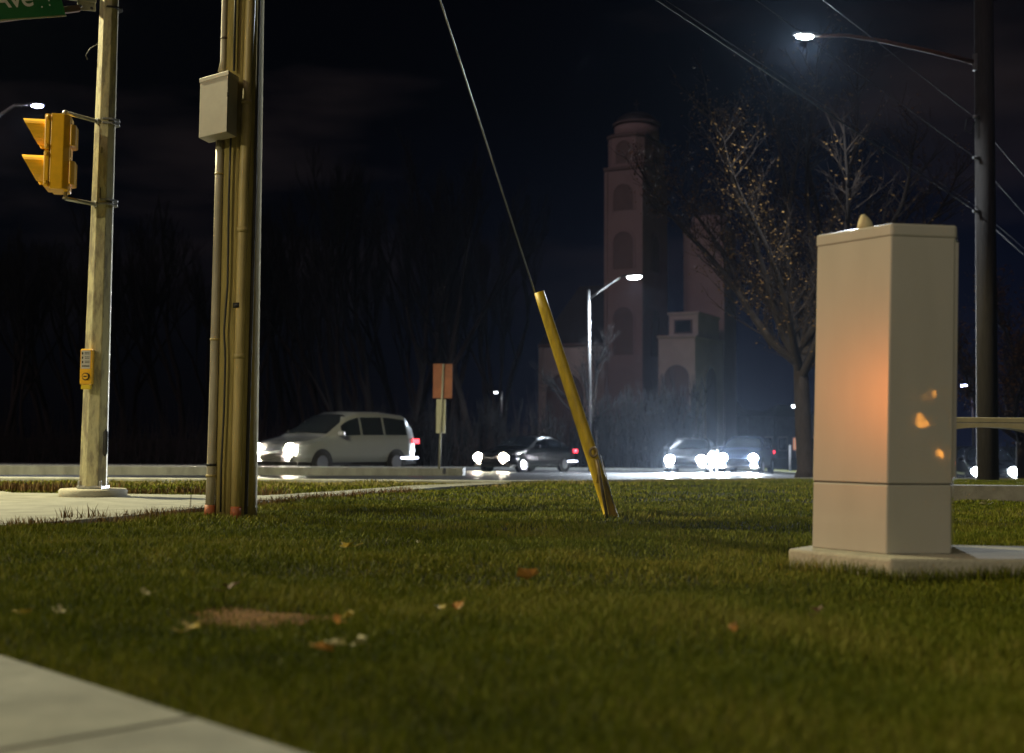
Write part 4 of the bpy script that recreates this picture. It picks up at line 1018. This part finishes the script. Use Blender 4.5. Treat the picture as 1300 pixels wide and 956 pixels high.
# bare woods across the road
protos = []
for k, (sd, sp) in enumerate(((21, .42), (22, .5), (25, .38), (28, .55))):
    e = empty('bare_tree', (0, 0, 0), 'tall bare tree standing in the dark woods beyond the road', 'tree', 'bare trees in the dark woods beyond the road')
    tm, wm, tips = grow(sd, 15, sp, 6, .24, trunk=.3, up=.42, decay=.76)
    pbuild(tm, 'trunk', M['barkdark'], e); pbuild(wm, 'crown', M['twig'], e)
    e['h'] = max(t.z for t in tips); protos.append(e)
spots = []
for k in range(44):
    px_ = -60 + k * 18.6 + rnd.uniform(-12, 12); Y = rnd.uniform(68, 100)
    if px_ > 655: continue
    if px_ > 690: Y = rnd.uniform(72, 80)
    spots.append((px_, Y, None))
hero = {440: 190, 470: 205, 515: 158, 545: 175, 600: 205}
spots += [(px_, 70, py) for px_, py in hero.items()]
for i, (px_, Y, py) in enumerate(spots):
    src = protos[i % 4]; o = src if i < 4 else copy_tree(src)
    p = W(px_, 590, Y); top = W(px_, py if py else rnd.uniform(230, 330), Y).z
    if px_ > 640 and not py: top = W(px_, rnd.uniform(290, 360), Y).z
    o.location = (p.x, Y, -.8); sc = (top + .8) / src['h']; o.scale = (sc * .9, sc * .9, sc); o.rotation_euler = (0, 0, rnd.uniform(0, 6.28))
for e in bpy.data.objects:
    if 'h' in e: del e['h']
# dark leaning tree in front of the church
tp = W(757, 602, 63); tp.z = -.85
dtree = empty('bare_tree', tp, 'dark bare tree with twisted branches beside the slim lamp post in front of the church', 'tree')
tm, wm, tips = grow(44, 9.0, .75, 6, .17, trunk=.3, up=.12, decay=.74); pbuild(tm, 'trunk', M['barkdark'], dtree); pbuild(wm, 'crown', M['twig'], dtree)
# shrubs
def shrub(seed, H, n):
    rg = random.Random(seed); m1 = MB()
    for k in range(n):
        a = rg.uniform(0, 2 * PI); r = rg.uniform(0, .35); p = Vector((r * math.cos(a), r * math.sin(a), -.05)); d = Vector((math.cos(a) * .35 * rg.random(), math.sin(a) * .35 * rg.random(), 1)).normalized()
        h = H * rg.uniform(.55, 1); pts = [p]; 
        for i in range(5):
            d = (d + Vector((rg.uniform(-1, 1), rg.uniform(-1, 1), .4)) * .13).normalized(); p = p + d * h / 5; pts.append(p)
            for _ in range(3):
                e = (d + Vector((rg.uniform(-1, 1), rg.uniform(-1, 1), rg.uniform(0, .6)))).normalized(); m1.tube([p, p + e * h * .13, p + (e + Vector((0, 0, .5))).normalized() * h * .24], [.008, .006, .003], 3, caps=False)
        m1.tube(pts, [.022, .019, .015, .012, .009, .005], 4, caps=False)
    return m1
sh = [shrub(50 + k, 1, 26) for k in range(3)]
shp = []
for k, m1 in enumerate(sh):
    o = m1.build('bare_shrub', M['twig']); tag(o, 'bare twiggy shrub at the far roadside in front of the woods and church', 'shrub', 'bare shrubs along the far roadside'); shp.append(o)
j = 0
for px_ in list(range(440, 660, 22)) + [690, 735] + [765, 782, 800, 812, 826, 838, 852, 868, 884, 1230, 1262, 1290]:
    o = shp[j % 3] if j < 3 else shp[j % 3].copy()
    if j >= 3: COL.objects.link(o)
    Y = rnd.uniform(63.5, 68); H = rnd.uniform(2.2, 3.4) if px_ < 760 else rnd.uniform(3.2, 4.6)
    if px_ > 870: H *= .6
    p = W(px_, 600, Y); o.location = (p.x, Y, zr(p.x, Y) + .05); o.scale = (H * .75, H * .75, H); o.rotation_euler = (0, 0, rnd.uniform(0, 6)); j += 1
# undergrowth
ug = MB(); rg = random.Random(9)
for k in range(2600):
    px_ = rg.uniform(-80, 720); Y = rg.uniform(64, 74); p = W(px_, 600, Y); h = rg.uniform(.5, 2.3) * (1 if rg.random() < .8 else 1.9)
    q = Vector((p.x, Y, -.82)); e = q + Vector((rg.gauss(0, .3), rg.gauss(0, .2), h)); m_ = q.lerp(e, .5) + Vector((rg.gauss(0, .12), 0, 0))
    ug.tube([q, m_, e], [.03, .02, .006], 3, caps=False)
    for _ in range(2):
        ug.tube([m_, m_ + Vector((rg.gauss(0, .4), rg.gauss(0, .3), rg.uniform(.1, .7)))], [.012, .004], 3, caps=False)
tag(ug.build('undergrowth', mat('bramble', (.035, .02, .015), .95, var=.5, vscale=.7)), 'tangled brown undergrowth at the foot of the woods', 'undergrowth', kind='stuff')

# ------------------------------------------------------------------ church
YC = 100.0
def arch_panel(mb, T, w_, h_, th, n=12):
    """arched slab: local x across, z up, front at y=0, centred on x, base z=0"""
    pts = [(-w_ / 2, 0), (w_ / 2, 0)] + [(w_ / 2 * math.cos(PI * k / n), h_ - w_ / 2 + w_ / 2 * math.sin(PI * k / n)) for k in range(n + 1)]
    m = len(pts); vs = [T @ Vector((a, 0, b)) for a, b in pts] + [T @ Vector((a, th, b)) for a, b in pts]
    mb.add(vs, [tuple(range(m)), tuple(range(2 * m - 1, m - 1, -1))] + [(i, (i + 1) % m, m + (i + 1) % m, m + i) for i in range(m)])
def arch_ring(mb, T, w_, h_, bw, th, n=14):
    out = [(-w_ / 2, 0)] + [(-w_ / 2 * math.cos(PI * k / n), h_ - w_ / 2 + w_ / 2 * math.sin(PI * k / n)) for k in range(n + 1)] + [(w_ / 2, 0)]
    wi = w_ - 2 * bw; inn = [(-wi / 2, 0)] + [(-wi / 2 * math.cos(PI * k / n), h_ - w_ / 2 + wi / 2 * math.sin(PI * k / n)) for k in range(n + 1)] + [(wi / 2, 0)]
    m = len(out); vs = [T @ Vector((a, y, b)) for y in (0, th) for (a, b) in out] + [T @ Vector((a, y, b)) for y in (0, th) for (a, b) in inn]
    fs = []
    for i in range(m - 1):
        fs += [(i, i + 1, 2 * m + i + 1, 2 * m + i), (m + i, 3 * m + i, 3 * m + i + 1, m + i + 1), (i, m + i, m + i + 1, i + 1), (2 * m + i, 2 * m + i + 1, 3 * m + i + 1, 3 * m + i)]
    mb.add(vs, fs)
TH = R(27)
corner = W(816, 590, YC); base_z = -.85
ch = empty('church', (corner.x, corner.y, base_z), 'pale stuccoed church with a tall domed square tower beyond the road, half hidden by trees', 'church', rz=-TH)
# local frame: -x runs along the left (front) face, +y runs along the right face away from the camera. corner at origin
Zp = lambda py, Y=YC: W(816, py, Y).z - base_z
a_ = 47 * YC / 1600 / math.cos(TH); b_ = 30 * YC / 1600 / math.sin(TH)
b_ = a_ * 1.75
def lbox(x0, x1, y0, y1, z0, z1, name, m, parent=ch, bev=.03): return pbuild(MB().box(((x0 + x1) / 2, (y0 + y1) / 2, (z0 + z1) / 2), (x1 - x0, y1 - y0, z1 - z0)), name, m, parent, bev)
z1_, z2_ = Zp(213), Zp(170)
tower = lbox(-a_, 0, 0, b_, 0, z1_, 'tower', M['stucco'])
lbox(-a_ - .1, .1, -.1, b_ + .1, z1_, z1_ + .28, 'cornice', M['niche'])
cc = (-a_ / 2, b_ / 2)
def oct_(hw, hd, c): return [(-hw + c, -hd), (hw - c, -hd), (hw, -hd + c), (hw, hd - c), (hw - c, hd), (-hw + c, hd), (-hw, hd - c), (-hw, -hd + c)]
m_ = MB().prism([(cc[0] + x, cc[1] + y) for x, y in oct_(a_ / 2 - .05, b_ / 2 - .05, .55)], z1_ + .28, z2_); pbuild(m_, 'belfry', M['stucco'], ch, .03)
m_ = MB().prism([(cc[0] + x, cc[1] + y) for x, y in oct_(a_ / 2 + .05, b_ / 2 + .05, .6)], z2_, z2_ + .2); pbuild(m_, 'cornice', M['niche'], ch)
dr = a_ * .56; z3_ = Zp(148)
pbuild(MB().tube([(cc[0], cc[1], z2_ + .2), (cc[0], cc[1], z3_)], dr, 20), 'drum', M['stucco'], ch)
pbuild(MB().tube([(cc[0], cc[1], z3_), (cc[0], cc[1], z3_ + .18)], dr + .14, 20), 'cornice', M['niche'], ch)
dm_ = pbuild(MB().dome((cc[0], cc[1], z3_ + .18), dr * .95, Zp(131) - z3_ - .1, 20, 7), 'dome', M['lead'], ch)
fin = MB().tube([(cc[0], cc[1], Zp(132)), (cc[0], cc[1], Zp(112))], [.09, .05], 8); fin.box((cc[0], cc[1], Zp(118)), (.5, .08, .08)); pbuild(fin, 'cross', M['dark'], dm_)
# blind arches on the tower's two visible faces
for (zt__, hh_) in ((Zp(209), 2.0), (Zp(265), 2.3), (Zp(340), 3.2), (Zp(450), 4.0)):
    wv = a_ * .62
    for face in (0, 1):
        T = Matrix.Translation((-a_ / 2, -.07, zt__)) if face == 0 else Matrix.Translation((.07, b_ / 2, zt__)) @ Matrix.Rotation(R(90), 4, 'Z')
        if zt__ > z1_: T = T @ Matrix.Translation((0, .05, .3)); wv_ = a_ * .5
        else: wv_ = wv
        mr = MB(); arch_ring(mr, T, wv_, hh_, .16, .1); pbuild(mr, 'arch_moulding', M['stucco'], tower)
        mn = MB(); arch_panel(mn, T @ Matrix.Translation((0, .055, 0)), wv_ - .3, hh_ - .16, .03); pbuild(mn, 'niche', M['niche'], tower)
for xx in (-a_ + .12, -.12): lbox(xx - .14, xx + .14, -.09, .02, 0, z1_ - .1, 'pilaster', M['stucco'])
# second tower behind, right
sc2 = lbox(1.2, 1.6 + a_ * .95, b_ * 1.1, b_ * 1.1 + a_, 0, Zp(275), 'rear_tower', M['stucco'])
c2 = (1.4 + a_ * .475, b_ * 1.1 + a_ / 2)
pbuild(MB().tube([(c2[0], c2[1], Zp(275)), (c2[0], c2[1], Zp(260))], a_ * .46, 16), 'drum', M['stucco'], ch)
pbuild(MB().dome((c2[0], c2[1], Zp(260)), a_ * .44, 1.2, 16, 6), 'dome', M['lead'], ch)
# right wing, pale, with window and arch
zw = Zp(402); zw2 = Zp(432)
blk = lbox(1.9, 4.9, -1.6, 5.4, 0, zw2, 'porch_block', M['stucco_pale'])
blk2 = lbox(2.3, 4.7, -.3, 5.0, zw2, zw, 'upper_block', M['stucco_pale'])
lbox(1.8, 5.0, -1.7, 5.5, zw2, zw2 + .18, 'cornice', M['stucco_pale'])
lbox(2.2, 4.8, -.4, 5.1, zw, zw + .2, 'cornice', M['stucco_pale'])
T = Matrix.Translation((3.0, -.31, zw2 + .5))
pbuild(MB().box((3.5, -.34, zw2 + .95), (1.5, .1, 1.1)), 'window_frame', M['niche'], blk2)
wd = pbuild(MB().box((3.5, -.38, zw2 + .95), (1.25, .06, .9)), 'window', M['glass'], blk2)
for face, T in ((0, Matrix.Translation((3.4, -1.68, 0))), (1, Matrix.Translation((4.98, 2.2, 0)) @ Matrix.Rotation(R(90), 4, 'Z'))):
    mr = MB(); arch_ring(mr, T, 2.5 if face == 0 else 3.2, zw2 * .80, .22, .1); pbuild(mr, 'arch_moulding', M['stucco_pale'], blk)
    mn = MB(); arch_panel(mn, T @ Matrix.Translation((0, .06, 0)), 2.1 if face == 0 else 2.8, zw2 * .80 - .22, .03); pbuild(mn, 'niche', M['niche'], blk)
# nave / left wing
zl = Zp(436)
x_l = -a_ - 6.2
wing = lbox(x_l, -a_ - .02, .9, 14, 0, zl, 'nave_wall', M['stucco_pale'])
lbox(x_l - .15, -a_ - .02, .75, 14.1, zl, zl + .25, 'cornice', M['niche'])
T = Matrix.Translation((x_l + 2.3, .82, 0)); mr = MB(); arch_ring(mr, T, 4.0, Zp(466), .28, .1); pbuild(mr, 'arch_moulding', M['stucco_pale'], wing)
mn = MB(); arch_panel(mn, T @ Matrix.Translation((0, .055, 0)), 3.4, Zp(466) - .3, .03); pbuild(mn, 'niche', M['niche'], wing)
for xx in (x_l + .1, x_l + 4.9): lbox(xx - .18, xx + .18, .78, .95, 0, zl - .05, 'pilaster', M['stucco_pale'])
rf = MB(); zz = zl + .25; zr_ = Zp(350)
rf.add([(x_l - .2, 1.0, zz), (-a_ + .0, 1.0, zz), (-a_ + .0, 14, zz), (x_l - .2, 14, zz), (x_l + 2.0, 4.5, zr_), (-a_ + .0, 4.5, zr_), (-a_, 10.5, zr_), (x_l + 2.0, 10.5, zr_)],
       [(0, 1, 5, 4), (1, 2, 6, 5), (2, 3, 7, 6), (3, 0, 4, 7), (4, 5, 6, 7), (3, 2, 1, 0)])
pbuild(rf, 'roof', M['lead'], ch)

# ------------------------------------------------------------------ terrace houses at the back right
lit = emit('lit window', (1, .45, .25), .5)
hs = [(905, 950, 498, 'leftmost of the dark terrace houses right of the church'), (950, 985, 520, 'middle one of the dark terrace houses right of the church'),
      (985, 1040, 512, 'terrace house with a faint lit window partly behind the big tree trunk'), (1040, 1150, 515, 'terrace house hidden mostly behind the beige cabinet, right end of the row')]
for (a, b, pk, lb) in hs:
    YT = 118; xa, xb = W(a, 590, YT).x, W(b, 590, YT).x - .1; e = empty('terrace_house', ((xa + xb) / 2, YT, -.8), 'two storey house, ' + lb, 'house')
    ww = xb - xa; ze = W(950, 529, YT).z + .8; zp = W(950, pk, YT).z + .8
    wl = pbuild(MB().box((0, 4, ze / 2), (ww, 8, ze)), 'wall', M['siding'], e, .02)
    h = ww / 2 + .25; pbuild(MB().add([(-h, -.3, ze), (h, -.3, ze), (h, 8.3, ze), (-h, 8.3, ze), (-h * .45, 4, zp), (h * .45, 4, zp)], [(0, 1, 5, 4), (1, 2, 5), (2, 3, 4, 5), (3, 0, 4), (3, 2, 1, 0)]), 'roof', M['shingle'], e)
    nw = max(2, int(ww / 1.3))
    for k in range(nw):
        xx = -ww / 2 + (k + .5) * ww / nw
        for zc in (1.3, 3.7):
            if zc + .7 > ze: continue
            f_ = pbuild(MB().box((xx, -.03, zc), (.85, .06, 1.3)), 'window', M['stucco'], e); pbuild(MB().box((xx, -.07, zc), (.68, .03, 1.1)), 'pane', lit if (lb.startswith('terrace house with') and k == nw - 2 and zc < 2) else M['glass'], f_)

# ------------------------------------------------------------------ render settings
S.view_settings.view_transform = 'Standard'; S.view_settings.look = 'None'; S.view_settings.exposure = 0; S.view_settings.gamma = 1
S.cycles.use_denoising = True
hz = MB().box((0, 60, 24), (460, 260, 56)).build('haze', None) if False else None
hm = bpy.data.materials.new('haze'); hm.use_nodes = True; hn = hm.node_tree; hn.nodes.clear()
ho = hn.nodes.new('ShaderNodeOutputMaterial'); hv = hn.nodes.new('ShaderNodeVolumePrincipled'); hv.inputs['Color'].default_value = (.6, .76, 1, 1)
hv.inputs['Density'].default_value = .00006; hv.inputs['Anisotropy'].default_value = .85; hn.links.new(hv.outputs[0], ho.inputs['Volume'])
tag(MB().box((0, 60, 12), (500, 280, 36)).build('haze', hm), kind='stuff')
S.cycles.volume_bounces = 0
S.cycles.sample_clamp_indirect = 3; S.cycles.sample_clamp_direct = 0
S.cycles.max_bounces = 5; S.cycles.caustics_reflective = False; S.cycles.caustics_refractive = False
